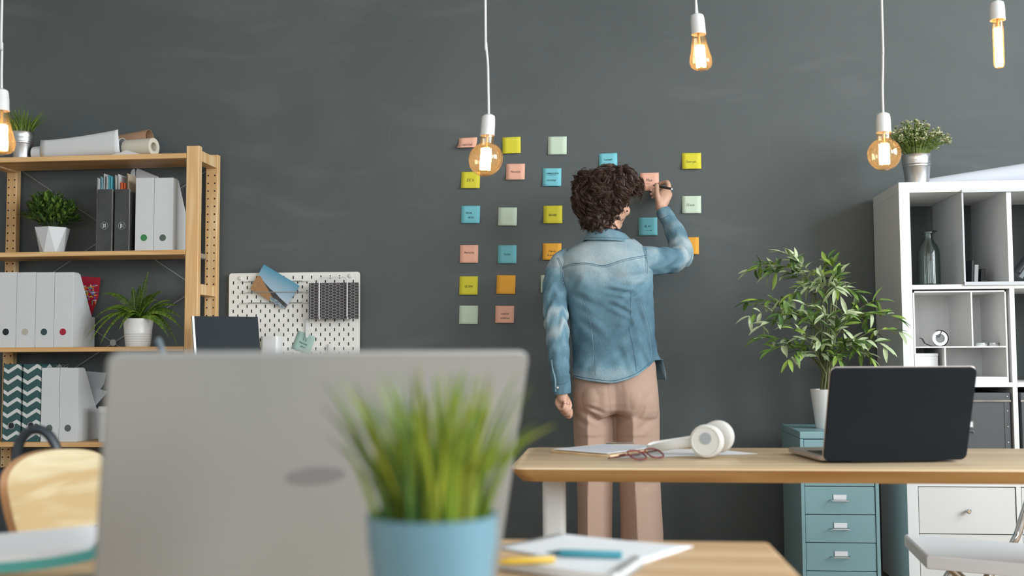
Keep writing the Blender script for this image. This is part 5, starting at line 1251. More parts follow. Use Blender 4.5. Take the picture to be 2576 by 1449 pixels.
# grey storage boxes (row 3)
z0, z1 = rowz[2]; M_gb = mat('charcoal_board', (.075, .083, .088), .6, var=.12, vscale=200)
for i, lab in enumerate(('charcoal storage box with metal rim and label holder, behind the black laptop', 'charcoal storage box at the right edge of the picture, right of the other')):
    xa_, xb_ = colx[i]+.012, colx[i]+CW-.006; zt = P(2480, 988, YK0+.01).z; Yb = YK0+.008
    t = thing('storage_box', lab, 'box', ((xa_+xb_)/2, Yb+.15, z0), 'charcoal storage boxes in the cube shelf'); rim = zt-.030
    MB().box(xa_+.003, xb_-.003, Yb+.003, Yb+.32, z0, rim).build('box_body', M_gb, t, bevel=.002)
    lid = MB().box(xa_, xb_, Yb, Yb+.322, rim, zt).build('lid', M_gb, t, bevel=.003)
    MB().box(xa_-.0005, xb_+.0005, Yb-.0015, Yb+.005, rim-.002, rim+.004).build('metal_rim', M_chrome, lid)
    for xs_, sg in ((xa_, 1), (xb_, -1)):
        m3 = MB().box(min(xs_+sg*.003, xs_+sg*.022), max(xs_+sg*.003, xs_+sg*.022), Yb+.0015, Yb+.003, z0, rim-.002); m3.build('corner_strip', M_gb, t)
        for zz in (rim-.035, rim-.09, rim-.145, rim-.20):
            if zz > z0+.01: MB().ell(V(xs_+sg*.012, Yb+.0012, zz), (.0032, .002, .0032), n=10, k=6).build('stud', M_chrome, t)
        MB().ell(V(xs_+sg*.012, Yb-.0005, rim+.016), (.0032, .002, .0032), n=10, k=6).build('stud', M_chrome, lid)
    if i == 0: hx = P(2444, 1070, Yb).x
    else: hx = (xa_+xb_)/2-.02
    hz = P(2444, 1068, Yb).z; cl = MB(); cl.box(hx-.016, hx+.008, Yb+.0005, Yb+.002, hz-.012, hz+.013); lh = cl.build('label_holder', M_chrome, t)
    MB().box(hx-.013, hx+.004, Yb-.0005, Yb+.0004, hz-.008, hz+.009).build('paper_label', M_paper, lh)
    MB().tube([V(hx-.012, Yb-.002, hz-.022), V(hx+.005, Yb-.002, hz-.022), V(hx+.008, Yb-.002, hz-.030)], .0022, 6).build('pull', M_chrome, t)

# plant and paper roll on top of the cube shelf
Yg = YK0+.09; c = V(P(2307, 455, Yg).x, Yg, KT); r_ = (P(2346, 395, Yg).x-P(2270, 395, Yg).x)/2; h = P(2307, 391, Yg).z-KT
t = bucket(c, r_, h, 'potted_plant', 'zinc bucket with a flowering green plant on the white cube shelf')
rnd = random.Random(4); mb = MB(); b0 = c+V(0, 0, h*.9)
GT = [green('thyme_green', (.20, .32, .07)), green('thyme_dark', (.10, .18, .04)), green('thyme_lime', (.30, .40, .10)), mat('pale_blossom', (.62, .62, .42), .7)]
for i in range(210):
    a = rnd.uniform(0, 2*pi); e = rnd.random()**.6; d = V(math.cos(a)*e*.098, math.sin(a)*e*.085, .132*math.sqrt(1-e*e*.88)*rnd.uniform(.7, 1.05)); p0 = b0+V(math.cos(a), math.sin(a), 0)*r_*.5*e
    pts = [p0+d*(k/6)+V(0, 0, .015*math.sin(pi*k/6)) for k in range(7)]; mb.cm = 2; mb.tube(pts, .0008, 3)
    for k in range(2, 7):
        for _ in range(4):
            ld = (d.normalized()*.6+V(rnd.uniform(-1, 1), rnd.uniform(-1, 1), rnd.uniform(-.4, 1))).normalized(); mb.cm = rnd.choice((0, 0, 1, 2)); mb.leaf(pts[k], ld, V(0, 0, 1), rnd.uniform(.007, .012), .0028, .15, 2)
    if rnd.random() < .8:
        for _ in range(12):
            ld = V(rnd.uniform(-1, 1), rnd.uniform(-1, 1), rnd.uniform(-.2, 1)).normalized(); mb.cm = 3; mb.leaf(pts[6]+ld*.003, ld, V(0, 0, 1), .009, .0030, 0, 2)
mb.build('foliage', GT, t)
a = P(2300, 440, YK0+.20); b = P(2640, 420, YK0+.12); r0_, r1_ = .016, .046
a.z = KT+.020; b.z = KT+r1_
t = thing('paper_roll', 'big white paper roll lying on top of the white cube shelf', 'paper roll', (a.x, a.y, KT))
roll_between(a, b, r0_, r1_, 36).build('rolled_sheet', mat('bluish_paper', (.62, .65, .72), .8), t)
MB().prism([V(P(2345, 452, YK0+.17).x, YK0+.17, KT+.001), V(b.x, YK0+.05, KT+.001), V(b.x, YK0+.30, KT+.001), V(P(2345, 452, YK0+.3).x, YK0+.3, KT+.001)], (0, 0, .003)).build('loose_edge', mat('bluish_paper', (.62, .65, .72)), t)

# ================================================================ teal drawer cabinet
YH = 3.77; hx0, hx1 = P(2013, 1150, YH).x, P(2209, 1150, YH).x; HT = P(2011, 1086, YH).z; HD = .40
t = thing('drawer_cabinet', 'teal metal drawer cabinet under the right end of the table', 'cabinet', ((hx0+hx1)/2, YH+HD/2, 0))
M_teal = mat('teal_enamel', (.20, .345, .375), .42, var=.03)
HBZ = .07; st = .012
MB().box(hx0, hx0+st, YH, YH+HD, HBZ, HT-.025).box(hx1-st, hx1, YH, YH+HD, HBZ, HT-.025).box(hx0+st, hx1-st, YH+.012, YH+HD, HBZ, HBZ+.01).box(hx0+st, hx1-st, YH+HD-.004, YH+HD, HBZ, HT-.02).build('carcass', M_teal, t, bevel=.0012)
MB().box(hx0, hx1, YH, YH+HD, HT-.024, HT).build('top', M_teal, t, bevel=.002)
n = 7; dz = (P(2120, 1224, YH).z-P(2120, 1295, YH).z)
zref = P(2120, 1224, YH).z
tops = [zref+dz*k for k in range(-6, 3)]
tops = [z for z in tops if z <= HT-.02]
def drawer(z1_, z0_):
    d = MB().box(hx0+st+.0015, hx1-st-.0015, YH+.003, YH+HD-.02, z0_+.0012, z1_-.0012).build('drawer', M_teal, t, bevel=.0012)
    xm = (hx0+hx1)/2; zm = z0_+(z1_-z0_)*.52
    hd = MB().tube([V(xm-.032, YH+.002, zm), V(xm-.028, YH-.016, zm-.001), V(xm+.026, YH-.016, zm-.001), V(xm+.03, YH+.002, zm)], .0022, 8).build('handle', M_chrome, d)
    MB().box(xm-.023, xm+.023, YH+.0015, YH+.0028, zm-.001, zm+.021).build('label_slot', M_teal, d, bevel=.0008)
    MB().prism([V(xm-.021, YH+.0005, zm+.001), V(xm+.021, YH+.0005, zm+.001), V(xm+.022, YH+.0005, zm+.0175), V(xm-.022, YH+.0005, zm+.0175)], (0, .0008, 0)).build('paper_label', M_paper, d)
ed = sorted([z for z in [zref+dz*k for k in range(-8, 9)] if HBZ+.012 < z < HT-.03], reverse=True)
ed = [HT-.0255]+ed+[HBZ+.012]
for k in range(len(ed)-1):
    if ed[k]-ed[k+1] > .03: drawer(ed[k], ed[k+1])
for xx in (hx0+.03, hx1-.03):
    for yy in (YH+.04, YH+HD-.04): MB().lathe([(.028, -.01), (.028, .01)], (xx, yy, .028), 18, V(1, 0, 0)).tube([V(xx, yy, .03), V(xx, yy, HBZ)], .006, 8).build('castor', M_black, t)

# ================================================================ tall leafy plant in a white pot on the teal cabinet
Yg = YH+.17; c = V(P(2079, 1062, Yg).x, Yg, HT); zt = P(2079, 979, Yg).z; r1 = P(2079, 979, Yg).x-P(2040, 979, Yg).x; r0_ = P(2079, 1060, Yg).x-P(2053, 1060, Yg).x
t = thing('potted_plant', 'tall leafy bamboo-like plant in a white pot behind the black laptop', 'plant', c)
h = zt-HT
MB().lathe([(r0_, 0), (r0_+.001, .003), (r1, h), (r1-.004, h), (r1-.008, h*.9)], c, 40).build('pot', M_offw, t)
MB().lathe([(.001, h*.88), (r1-.005, h*.88), (r1-.005, h*.9), (.001, h*.9)], c, 24).build('soil', M_soil, t)
GP = [green('bamboo_green', (.15, .27, .05)), green('bamboo_dark', (.07, .15, .035)), green('bamboo_lime', (.28, .42, .07)), green('leaf_underside', (.48, .58, .34))]
rnd = random.Random(12); lv = MB(); stm = MB()
def branch(p0, p1, lift, nl, L=.062, pale=.2):
    p0, p1 = Vector(p0), Vector(p1); mid = (p0+p1)/2+V(0, 0, lift); pts = [p0*(1-s_)**2+mid*2*s_*(1-s_)+p1*s_*s_ for s_ in [k/14 for k in range(15)]]
    stm.cm = 0; stm.tube(pts, [.0022-.0015*k/14 for k in range(15)], 5)
    for k in range(nl):
        s_ = 14*(.30+.70*(k+1)/nl); q = pts[min(14, int(s_))]; d = (pts[min(14, int(s_)+1)]-pts[max(0, int(s_)-1)]).normalized()
        sd = V(rnd.uniform(-1, 1), rnd.uniform(-.8, .8), rnd.uniform(-.5, .7)).normalized()
        ld = (d*.75+sd*.9).normalized(); lv.cm = 3 if rnd.random() < pale else rnd.choice((0, 0, 1, 2))
        lv.leaf(q, ld, V(rnd.uniform(-.5, .5), rnd.uniform(-.9, .2), 1), L*rnd.uniform(.7, 1.25), L*.145, rnd.uniform(.1, .4), 5)
    lv.leaf(pts[-1], d, V(0, -.5, 1), L, L*.125, .3, 5)
stems = []
for i in range(9):
    a = 2*pi*i/9; b0 = V(c.x+.018*math.cos(a), c.y+.018*math.sin(a), zt-.02); dx = (i-4)*.022
    top = P(2070+(i-4)*10, 760-(i % 3)*25, Yg+.03*math.sin(a)); pts = catmull([b0, b0.lerp(top, .5)+V(-.01*math.cos(a), 0, 0), top], 6)
    stm.tube(pts, [.0042-.002*k/(len(pts)-1) for k in range(len(pts))], 6); stems.append(pts)
for (px, py, dy, lift, pale) in ((1976, 640, -.03, .06, .9), (2000, 655, 0, .05, .8), (1890, 680, .02, .10, .2), (1912, 668, -.05, .08, .2), (1935, 690, .03, .08, .3), (2035, 720, -.06, .06, .9), (2083, 650, .05, .04, .1), (2095, 665, .02, .05, .1), (2110, 690, -.03, .05, .2), (2100, 730, -.08, .05, .7),
                                 (1880, 760, .03, .10, .2), (1885, 795, -.03, .09, .8), (1905, 765, .05, .08, .2), (1915, 820, -.06, .08, .5), (1905, 855, 0, .10, .2), (1940, 880, -.05, .09, .2), (1985, 905, -.08, .10, .2), (1960, 790, -.09, .06, .3), (2000, 830, -.11, .05, .6),
                                 (2160, 740, .02, .08, .2), (2215, 755, .0, .08, .2), (2255, 800, -.04, .10, .3), (2262, 835, -.05, .12, .3), (2225, 870, -.07, .12, .5), (2190, 900, -.05, .13, .2), (2150, 860, -.09, .08, .2), (2130, 790, -.10, .05, .7), (2180, 800, .03, .06, .2), (2205, 920, -.02, .13, .4), (2060, 860, -.12, .05, .6), (2110, 905, -.10, .08, .3), (2030, 770, -.1, .04, .4), (2070, 780, -.12, .03, .5), (2105, 825, -.1, .04, .4), (1990, 740, -.07, .05, .6)):
    st_ = rnd.choice(stems); q = P(px, py, Yg+dy); s0_ = st_[int(len(st_)*(.25 if py > 820 else .5 if py > 740 else .8))]
    branch(s0_, q, lift, 15, L=.056, pale=pale)
stm.build('stems', [mat('olive_stem', (.12, .14, .05), .6)], t); lv.build('leaves', GP, t)

# ================================================================ long wooden table (second row)
TZ = .735; TY0, TY1 = 2.225, 2.72; TX0 = PZ(1296, 1160, TZ).x; TX1 = 2.35
M_oak = wood('oak_lit_top', 'DEC8A8', 'CDB28C', 'x', 7, rough=.35); M_oake = wood('oak_shaded_edge', 'BE9560', 'A67A48', 'x', 7, rough=.45)  # paler top, darker edge: overhead light painted in, over a darker edge wood
t = thing('table', 'long light wood table with a clipped corner and white legs', 'table', ((TX0+TX1)/2, (TY0+TY1)/2, 0))
r = .035
def outline(ins, z):
    q = rrect(TX0+ins, TX1-ins, TY0+ins, TY1-ins, r, 5); return [V(a, b, z) for a, b in q]
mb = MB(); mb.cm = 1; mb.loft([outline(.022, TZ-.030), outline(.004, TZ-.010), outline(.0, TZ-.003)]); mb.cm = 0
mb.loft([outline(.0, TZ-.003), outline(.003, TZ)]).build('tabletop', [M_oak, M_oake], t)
lx0, lx1 = P(1364, 1270, 2.42).x, P(1422, 1270, 2.42).x; rr_ = (lx1-lx0)/2
for xx in ((lx0+lx1)/2, TX1-.15):
    lg = MB().prism([V(a, b, .0) for a, b in rrect(xx-rr_, xx+rr_, 2.42, 2.42+rr_*2, .014, 5)], (0, 0, TZ-.030)).build('leg', M_offw, t)
    MB().box(xx-.035, xx+.035, TY0+.06, TY1-.06, 0, .02).build('foot', M_offw, t, bevel=.004)

# ---- things on the table
# wooden clipboard with papers
q = [PZ(1387, 1133, TZ+.004), PZ(1535, 1147, TZ+.004), PZ(1700, 1121, TZ+.004), PZ(1505, 1118.5, TZ+.004)]
tb = thing('clipboard', 'thin wooden clipboard lying at the left end of the long table', 'clipboard', (q[0]+q[2])/2); tb.location.z = TZ
MB().prism([V(p.x, p.y, TZ+.0003) for p in q], (0, 0, .005)).build('board', wood('pale_ply', 'E8CFA8', 'D9B98C', 'x', 9), tb)
MB().box(q[3].x+.02, q[3].x+.09, q[3].y-.02, q[3].y, TZ+.005, TZ+.010).build('clamp', M_chrome, tb)
q = [PZ(1392, 1131, TZ+.007), PZ(1528, 1142, TZ+.007), PZ(1680, 1122, TZ+.007), PZ(1512, 1119, TZ+.007)]
sh_ = MB(); sh_.prism([V(p.x, p.y, TZ+.0072) for p in q], (0, 0, .0012)); sh_.cm = 1
for k in range(13):
    a = q[0].lerp(q[3], .08+k*.07); b = q[1].lerp(q[2], .08+k*.07); a.z = b.z = TZ+.0085
    sh_.tube([a.lerp(b, .06), a.lerp(b, .94)], .0006, 4, flat=.3)
tag(sh_.build('printed_sheets', [M_paper, mat('faint_print', (.35, .38, .45), .8)]), 'white printed sheets lying on the wooden clipboard', 'papers')
q = [PZ(1525, 1150, TZ+.001), PZ(1575, 1151, TZ+.001), PZ(1905, 1141, TZ+.001), PZ(1800, 1130, TZ+.001), PZ(1690, 1130, TZ+.001)]
mb = MB().prism([V(p.x, p.y, TZ+.0004) for p in q], (0, 0, .0006))
tag(mb.build('paper_sheet', M_paper), 'white sheet of paper under the glasses and headphones', 'paper')
# eyeglasses
gz = TZ+.012; ga = PZ(1566, 1150, gz); gb = PZ(1680, 1137, gz); ax = (gb-ga).normalized(); ay = V(-ax.y, ax.x, 0)
t = thing('eyeglasses', 'dark red framed eyeglasses lying on the papers', 'glasses', ((ga+gb)/2).xy.to_3d()+V(0, 0, TZ+.001))
M_fr = mat('oxblood_acetate', (.10, .018, .028), .3, col2=(.22, .05, .03), vscale=60)
tiltv = (V(0, 0, .50)+ay*.86).normalized(); lensc = []
fr = MB(); gm = (ga+gb)/2; gm.z = TZ+.0130
for s_ in (-1, 1):
    c = gm+ax*(.031*s_); lensc.append(c)
    fr.tube([c+ax*(.0245*math.copysign(abs(math.cos(u))**.8, math.cos(u)))+tiltv*(.0175*math.copysign(abs(math.sin(u))**.8, math.sin(u))) for u in [2*pi*k/28 for k in range(29)]], .0021, 6)
fr.tube([gm-ax*.008+tiltv*.006, gm+tiltv*.009, gm+ax*.008+tiltv*.006], .002, 6)
fr.build('frame', M_fr, t)
ln = MB()
for c in lensc: ln.prism([c+ax*(.0235*math.cos(2*pi*k/24))+tiltv*(.0165*math.sin(2*pi*k/24)) for k in range(24)], ay*.001)
ln.build('lens', glass('lens_glass', (.95, .95, .95)), t)
for s_ in (-1, 1):
    e = gm+ax*(.0575*s_)+tiltv*.008
    MB().tube(catmull([e, e+ay*.03-V(0, 0, .006)-ax*s_*.012, V(gm.x, gm.y, TZ+.006)+ay*.055-ax*s_*.01, V(gm.x, gm.y, TZ+.004)+ay*.06-ax*s_*.055], 5), .0019, 6, flat=1.6).build('temple', M_fr, t)
# headphones
M_hp = mat('cream_headphone', (.70, .69, .65), .35)
ax1 = V(-.32, -1, .05).normalized()
c1 = PD(1779, 1107, 2.40); c1.z = TZ+.0385; c2 = c1+V(.030, .078, .004)
t = thing('headphones', 'cream white over-ear headphones lying at the middle of the long table', 'headphones', (c1.x, c1.y, TZ))
def cup(c, ax_, front=True):
    cp = MB().lathe([(.012, -.020), (.028, -.020), (.0345, -.016), (.0365, -.008), (.0365, -.002), (.034, .001), (.036, .004), (.0375, .009), (.036, .014), (.031, .0165), (.030, .0150), (.001, .0145)], c, 44, ax_).build('ear_cup', M_hp, t)
    u = V(1, 0, 0)-ax_*ax_.x; u.normalize(); w = ax_.cross(u)
    MB().lathe([(.0005, .0150), (.013, .0150), (.013, .0162), (.0005, .0162)], c-w*(.006) if w.z < 0 else c+w*.006, 28, ax_).build('round_pad', mat('cool_grey_pad', (.36, .40, .42), .5), cp)
    return cp
cup(c1, ax1); cup(c2, -ax1)
bp = []
e1, e2 = c1+V(-.02, .006, .006), c2+V(-.01, 0, -.004)
apex = PD(1660, 1133, 2.46)+V(.0, .03, 0); apex.z = TZ+.016
bpts = catmull([c1-ax1*.003+V(-.012, 0, 0), c1+V(-.045, .01, -.006), c1+V(-.098, .03, -.016), V(c1.x-.128, c1.y+.062, TZ+.014), c2+V(-.145, .005, -.022), c2+V(-.08, .012, -.012), c2+ax1*.003+V(-.012, 0, 0)], 6)
MB().tube(bpts, [(.0100, .0030)]*len(bpts), 10, ref=V(0, 0, 1)).build('headband', M_hp, t)
# black laptop
A_, B_ = PD(2066, 1147, 2.27), PD(2443, 1147, 2.39)
A_ = PZ(2062, 1150, TZ+.012); B_ = PZ(2441, 1151, TZ+.012)
phi = math.radians(5.5+4); rv = V(math.cos(phi), math.sin(phi), 0); wv = (B_-A_).dot(rv)
mid = (A_+B_)/2; wv = (B_-A_).length*1.0; nv = V(rv.y, -rv.x, 0); al = math.radians(17)
up = (V(0, 0, 1)*math.cos(al)+nv*math.sin(al)); nf = (nv*math.cos(al)-V(0, 0, 1)*math.sin(al)); mid.z = TZ+.004
HL = .206
def slab(name, c, xu, yu, hw, hh, th_, m, par, rr=.014, bev=.0015):
    q = rrect(-hw, hw, -hh, hh, rr, 6); zu = xu.cross(yu); return MB().prism([c+xu*a+yu*b-zu*th_/2 for a, b in q], zu*th_).build(name, m, par, bevel=bev)
t = thing('laptop', 'black laptop open on the long table, its back towards the room', 'laptop', (mid.x, mid.y, TZ))
M_lap = mat('blue_black_lid', (.006, .010, .015), .42, spec=.22)
slab('lid', mid+up*(HL/2+.002), rv, up, wv/2, HL/2, .006, M_lap, t)
slab('lid_edge', mid+up*(HL/2+.002)-nf*.004, rv, up, wv/2+.0012, HL/2+.0012, .003, mat('rose_silver', (.50, .43, .40), .3, metal=.7), t)
bk = -nv
slab('base', mid+bk*.124+V(0, 0, .006), rv, bk, wv/2, .11, .010, mat('rose_silver', (.5, .43, .4)), t)
MB().tube([mid-rv*wv*.3+bk*.007+V(0, 0, .003), mid+rv*wv*.3+bk*.007+V(0, 0, .003)], .006, 10).build('hinge', M_black, t)
kb = MB()
for i in range(5):
    for j in range(14): kb.obox(mid+bk*(.05+i*.019)+rv*((j-6.5)*.0205)+V(0, 0, .0116), rv*.0085, bk*.0078, V(0, 0, .0008))
kb.build('keyboard', M_black, t)

# ================================================================ white chair with chrome frame (right edge)
SZ = .46
A = PZ(2274, 1343, SZ); D = PZ(2330, 1397, SZ); B = PZ(2576, 1366, SZ); C = PZ(2576, 1421, SZ)
du = (B-A).normalized(); A2 = A; B2 = A+du*.42; dv = (D-A); D2 = D; C2 = D+du*.40
t = thing('chair', 'white folding chair with chrome tube frame in front of the cube shelf', 'chair', (((A2+C2)/2).x, ((A2+C2)/2).y, 0))
zh = V(0, 0, 1)
def scr(ins, dz_):
    cc_ = (A2+B2+C2+D2)/4; return [p+(cc_-p).normalized()*ins+zh*dz_ for p in (A2, B2, C2, D2)]
MB().loft([scr(.000, -.034), scr(0, -.006), scr(.004, -.001), scr(.010, 0)]).build('seat', mat('white_seat_plastic', (.86, .88, .90), .35), t, bevel=.004)
dvn = dv.normalized(); o1 = D2+du*.012+V(0, 0, -.018)
rail = [A2+dvn*.02+du*.02+V(0, 0, -.026), A2+du*.37+dvn*.02+V(0, 0, -.026)]
fr_y = D2+V(0, 0, -.020)
MB().tube([D2+du*.012-dvn*.018+V(0, 0, -.020), D2+du*.38-dvn*.018+V(0, 0, -.020)], .009, 12).tube([A2+du*.01+dvn*.01+V(0, 0, -.020), A2+du*.38+dvn*.01+V(0, 0, -.020)], .009, 12).build('seat_rail', M_chrome, t)
p1 = PZ(2370, 1424, SZ-.035); d1 = (PD(2425, 1470, (p1-CAM).dot(FWD))-p1).normalized()
for dd in (0, .0):
    pass
yo = (A2-D2)*.5
for bs in (V(0, 0, 0), (A2-D2)*.92):
    a = p1+bs; k = (a.z-.01)/(-d1.z); MB().tube([a+V(0, 0, .012), a+d1*k], .0105, 14, flat=1.25).build('leg', M_chrome, t)
p2 = PZ(2506, 1432, SZ-.035); d2 = (PD(2478, 1475, (p2-CAM).dot(FWD))-p2).normalized()
for bs in (V(0, 0, 0), (A2-D2)*.92):
    a = p2+bs; k = (a.z-.01)/(-d2.z); MB().tube([a+V(0, 0, .012), a+d2*k], .0105, 14, flat=1.25).build('leg', M_chrome, t)
b0 = P(2552, 1364, A2.y+.0); dd = (b0-CAM).dot(FWD)
pts = catmull([PD(2548, 1362, dd)+V(-.01, .02, -.04), PD(2551, 1362, dd), PD(2562, 1338, dd), PD(2572, 1305, dd), PD(2590, 1250, dd), PD(2640, 1090, dd), PD(2690, 930, dd)], 6)
MB().tube(pts, .0105, 14).build('back_tube', M_chrome, t)
pts2 = [p+du*.30*0+V(.36, .06, 0) for p in pts]; MB().tube(pts2, .0105, 14).build('back_tube', M_chrome, t)
q0, q1 = pts[-1], pts2[-1]
MB().obox((q0+q1)/2-V(0, 0, .06), (q1-q0)/2, V(0, .006, 0), V(0, 0, .09)).build('backrest', mat('white_seat_plastic', (.62, .66, .69)), t, bevel=.004)
# ================================================================ near desk
FZ = .735; FY1 = 1.378
cr = PZ(1925, 1350, FZ); cn = PZ(2020, 1449, FZ); dr = (cn-cr); k = (.52-FY1)/dr.y
near = cr+dr*k; xl = -1.05
t = thing('desk', 'light wood desk in the foreground under the grey laptop', 'desk', ((xl+cr.x)/2, 1.0, 0))
pl = [V(xl, FY1, FZ-.028), V(xl, .52, FZ-.028), V(near.x, .52, FZ-.028), V(cr.x, FY1, FZ-.028)]
MB().prism(pl, (0, 0, .028)).build('desktop', wood('warm_oak', 'D8BA94', 'C4A078', 'x', 6, rough=.4), t, bevel=.006)
for a, b in ((xl+.08, .6), (xl+.08, 1.25), (near.x-.3, .6), (cr.x-.2, 1.2)): MB().box(a, a+.05, b, b+.05, 0, FZ-.028).build('leg', M_offw, t)

# ---- grey laptop
TLp = PD(271, 891, .815); TRp = PD(1329, 877, .985); rv = TRp-TLp; rv.z = 0; wl = rv.length; rv.normalize(); nv = V(rv.y, -rv.x, 0); al = math.radians(17.5)
up = V(0, 0, 1)*math.cos(al)+nv*math.sin(al); nf = nv*math.cos(al)-V(0, 0, 1)*math.sin(al)
topz = (TLp.z+TRp.z)/2; mt = (TLp+TRp)/2; mt.z = topz; HL = (topz-FZ-.016)/math.cos(al); hinge = mt-up*HL
t = thing('laptop', 'large grey laptop in the blurred foreground, its lid facing the camera', 'laptop', (hinge.x, hinge.y, FZ))
M_alu = mat('warm_grey_aluminium', (.275, .28, .27), .42, metal=.35, var=.03)
ld = slab('lid', mt-up*(HL/2), rv, up, wl/2, HL/2, .007, M_alu, t, rr=.010)
lc = PD(793, 1193, .9); dist = (lc-mt).dot(nf); r_ = ray(793, 1193); lc = CAM+r_*((mt-CAM).dot(nf)/r_.dot(nf)); lc = lc+nf*.0036
MB().prism([lc+rv*(.0255*math.cos(2*pi*k/32))+up*(.0078*math.sin(2*pi*k/32)) for k in range(32)], nf*.0006).build('oval_emblem', mat('emblem_grey', (.15, .15, .15), .4), ld)
slab('screen', mt-up*(HL/2)-nf*.0045, rv, up, wl/2-.008, HL/2-.01, .002, M_black, t, rr=.003, bev=0)
bk = -nv
slab('base', hinge+bk*.125+V(0, 0, -.0085), rv, bk, wl/2, .12, .013, M_alu, t, rr=.012)
kb = MB()
for i in range(5):
    for j in range(14): kb.obox(hinge+bk*(.05+i*.02)+rv*((j-6.5)*.0215)+V(0, 0, -.0012), rv*.0088, bk*.008, V(0, 0, .0008))
kb.build('keyboard', M_black, t)
MB().tube([hinge-rv*wl*.4+bk*.004-V(0, 0, .004), hinge+rv*wl*.4+bk*.004-V(0, 0, .004)], .006, 10).build('hinge', M_black, t)

# ---- grass in a pale blue pot
c = PD(1088, 1400, .715); c.z = FZ; r1 = 167*.715/FPX; zt = PD(1088, 1293, .715).z; h = zt-FZ
t = thing('potted_grass', 'pale blue pot of bright green grass in the blurred foreground', 'plant', c)
MB().lathe([(r1*.72, 0), (r1*.74, .003), (r1*.94, h*.80), (r1*.965, h*.83), (r1*.985, h*.97), (r1, h), (r1*.94, h), (r1*.90, h*.86), (.001, h*.85)], c, 56).build('pot', mat('pale_blue_glaze', (.125, .255, .325), .38), t)
MB().lathe([(.001, h*.86), (r1*.91, h*.86), (r1*.91, h*.90), (.001, h*.90)], c, 32).build('soil', M_soil, t)
rnd = random.Random(31); G2 = [green('bright_grass', (.17, .27, .015)), green('deep_grass', (.055, .13, .018)), green('yellow_grass', (.28, .33, .025))]
mb = blades(MB(), c+V(0, 0, h*.88), r1*.72, r1*1.15, .112, 150, .0021, rnd, lean=(-.004, 0))
b0 = c+V(0, 0, h*.88)
for (px, py, w) in ((1395, 1068, .0022), (1345, 1068, .0024), (1300, 1085, .0024), (1240, 960, .0022), (1225, 990, .0024), (855, 1045, .0022), (860, 1115, .002), (880, 985, .0022), (955, 935, .002), (1170, 920, .002), (1055, 915, .002), (910, 1000, .0022), (1290, 1110, .002)):
    q = PD(px, py, .70+rnd.uniform(-.03, .03)); p0 = b0+V(rnd.uniform(-.02, .02)+(.015 if px > 1100 else -.015), rnd.uniform(-.02, .02), 0); md = p0.lerp(q, .5)+V((p0.x-q.x)*.18, 0, (q.z-p0.z)*.18)
    pts = [p0*(1-s_)**2+md*2*s_*(1-s_)+q*s_*s_ for s_ in [k/8 for k in range(9)]]; mb.cm = rnd.choice((0, 2)); i0 = len(mb.v); sd = (q-p0).cross(V(0, 1, 0)).normalized()
    for k, p in enumerate(pts): s_ = w*(1-(k/8)**2.5)+.0003; mb.v += [p-sd*s_, p+V(0, -s_*.4, 0), p+sd*s_]
    for k in range(8): q0 = i0+3*k; mb.f += [(q0, q0+1, q0+4, q0+3), (q0+1, q0+2, q0+5, q0+4)]; mb.m += [mb.cm]*2
mb.build('grass_blades', G2, t)

# ---- papers, notebook, pens at the right
q = [PZ(1235, 1378, FZ), PZ(1402, 1349, FZ), PZ(1745, 1377, FZ), PZ(1600, 1418, FZ), PZ(1560, 1449, FZ), PZ(1240, 1449, FZ)]
mb = MB(); n = 10
a, b, c_, d = q[0], q[1], q[2], PZ(1560, 1440, FZ)
for i in range(n+1):
    for j in range(n+1):
        u, v = i/n, j/n; p = (a*(1-u)+b*u)*(1-v)+(d*(1-u)+c_*u)*v; mb.v.append(V(p.x, p.y, FZ+.0012+.006*max(0, u-.6)*max(0, 1-2*v)*(1)))
for i in range(n):
    for j in range(n): k = i*(n+1)+j; mb.f.append((k, k+1, k+n+2, k+n+1)); mb.m.append(0)
tag(mb.build('large_paper', M_paper, solid=.0006), 'large white sheet of paper on the near desk behind the notebook', 'paper')
nz = FZ+.002
q = [PZ(1252, 1408, nz+.010), PZ(1392, 1393, nz+.010), PZ(1602, 1408, nz+.010), PZ(1545, 1447, nz+.010)]
n3 = q[0]+(q[3]-q[2])*1.2; n2 = q[2]+(q[3]-q[2])*1.2
t = thing('notebook', 'white spiral notebook lying on the large paper on the near desk', 'notebook', V((q[0].x+q[2].x)/2, q[2].y, nz))
fl_ = [V(p.x, p.y, nz) for p in (q[0], q[1], q[2], q[3])]
MB().prism(fl_, (0, 0, .010)).build('pages', M_paper, t, bevel=.001)
sp = MB(); ed = q[3]-q[2]
for k in range(16):
    p = q[2]+ed*(k+.5)/16; u = ed.cross(V(0, 0, 1)).normalized(); sp.tube(arc((p.x, p.y, nz+.007), .0075, 0, 2*pi, 12, u, V(0, 0, 1)), .0008, 5)
sp.build('wire_coil', M_wire, t)
yz = nz+.0105+.004
def pen(a, b, r, m, name, lab, cat, tip=None):
    a, b = Vector(a), Vector(b); o = thing(name, lab, cat, ((a+b)/2).xy.to_3d()+V(0, 0, a.z-r), 'pens on the spiral notebook')
    MB().tube([a, a.lerp(b, .02), a.lerp(b, .9), b], [r*.8, r, r, r*.9], 14).build('barrel', m, o)
    d_ = (b-a).normalized(); MB().tube([b, b+d_*.012, b+d_*.016], [r*.9, r*.35, r*.1], 12).build('tip', tip or m, o); return o
pen(PZ(1565, 1396, yz), PZ(1410, 1391, yz), .0042, mat('teal_plastic', (.05, .27, .33), .3), 'marker_pen', 'teal marker pen with a dark tip lying across the spiral notebook', 'pen', mat('deep_teal', (.02, .12, .16), .4))
pen(PZ(1395, 1407, yz), PZ(1275, 1413, yz), .0038, mat('yellow_plastic', (.58, .38, .03), .35), 'marker_pen', 'yellow marker pen lying on the spiral notebook near the blue pot', 'pen')

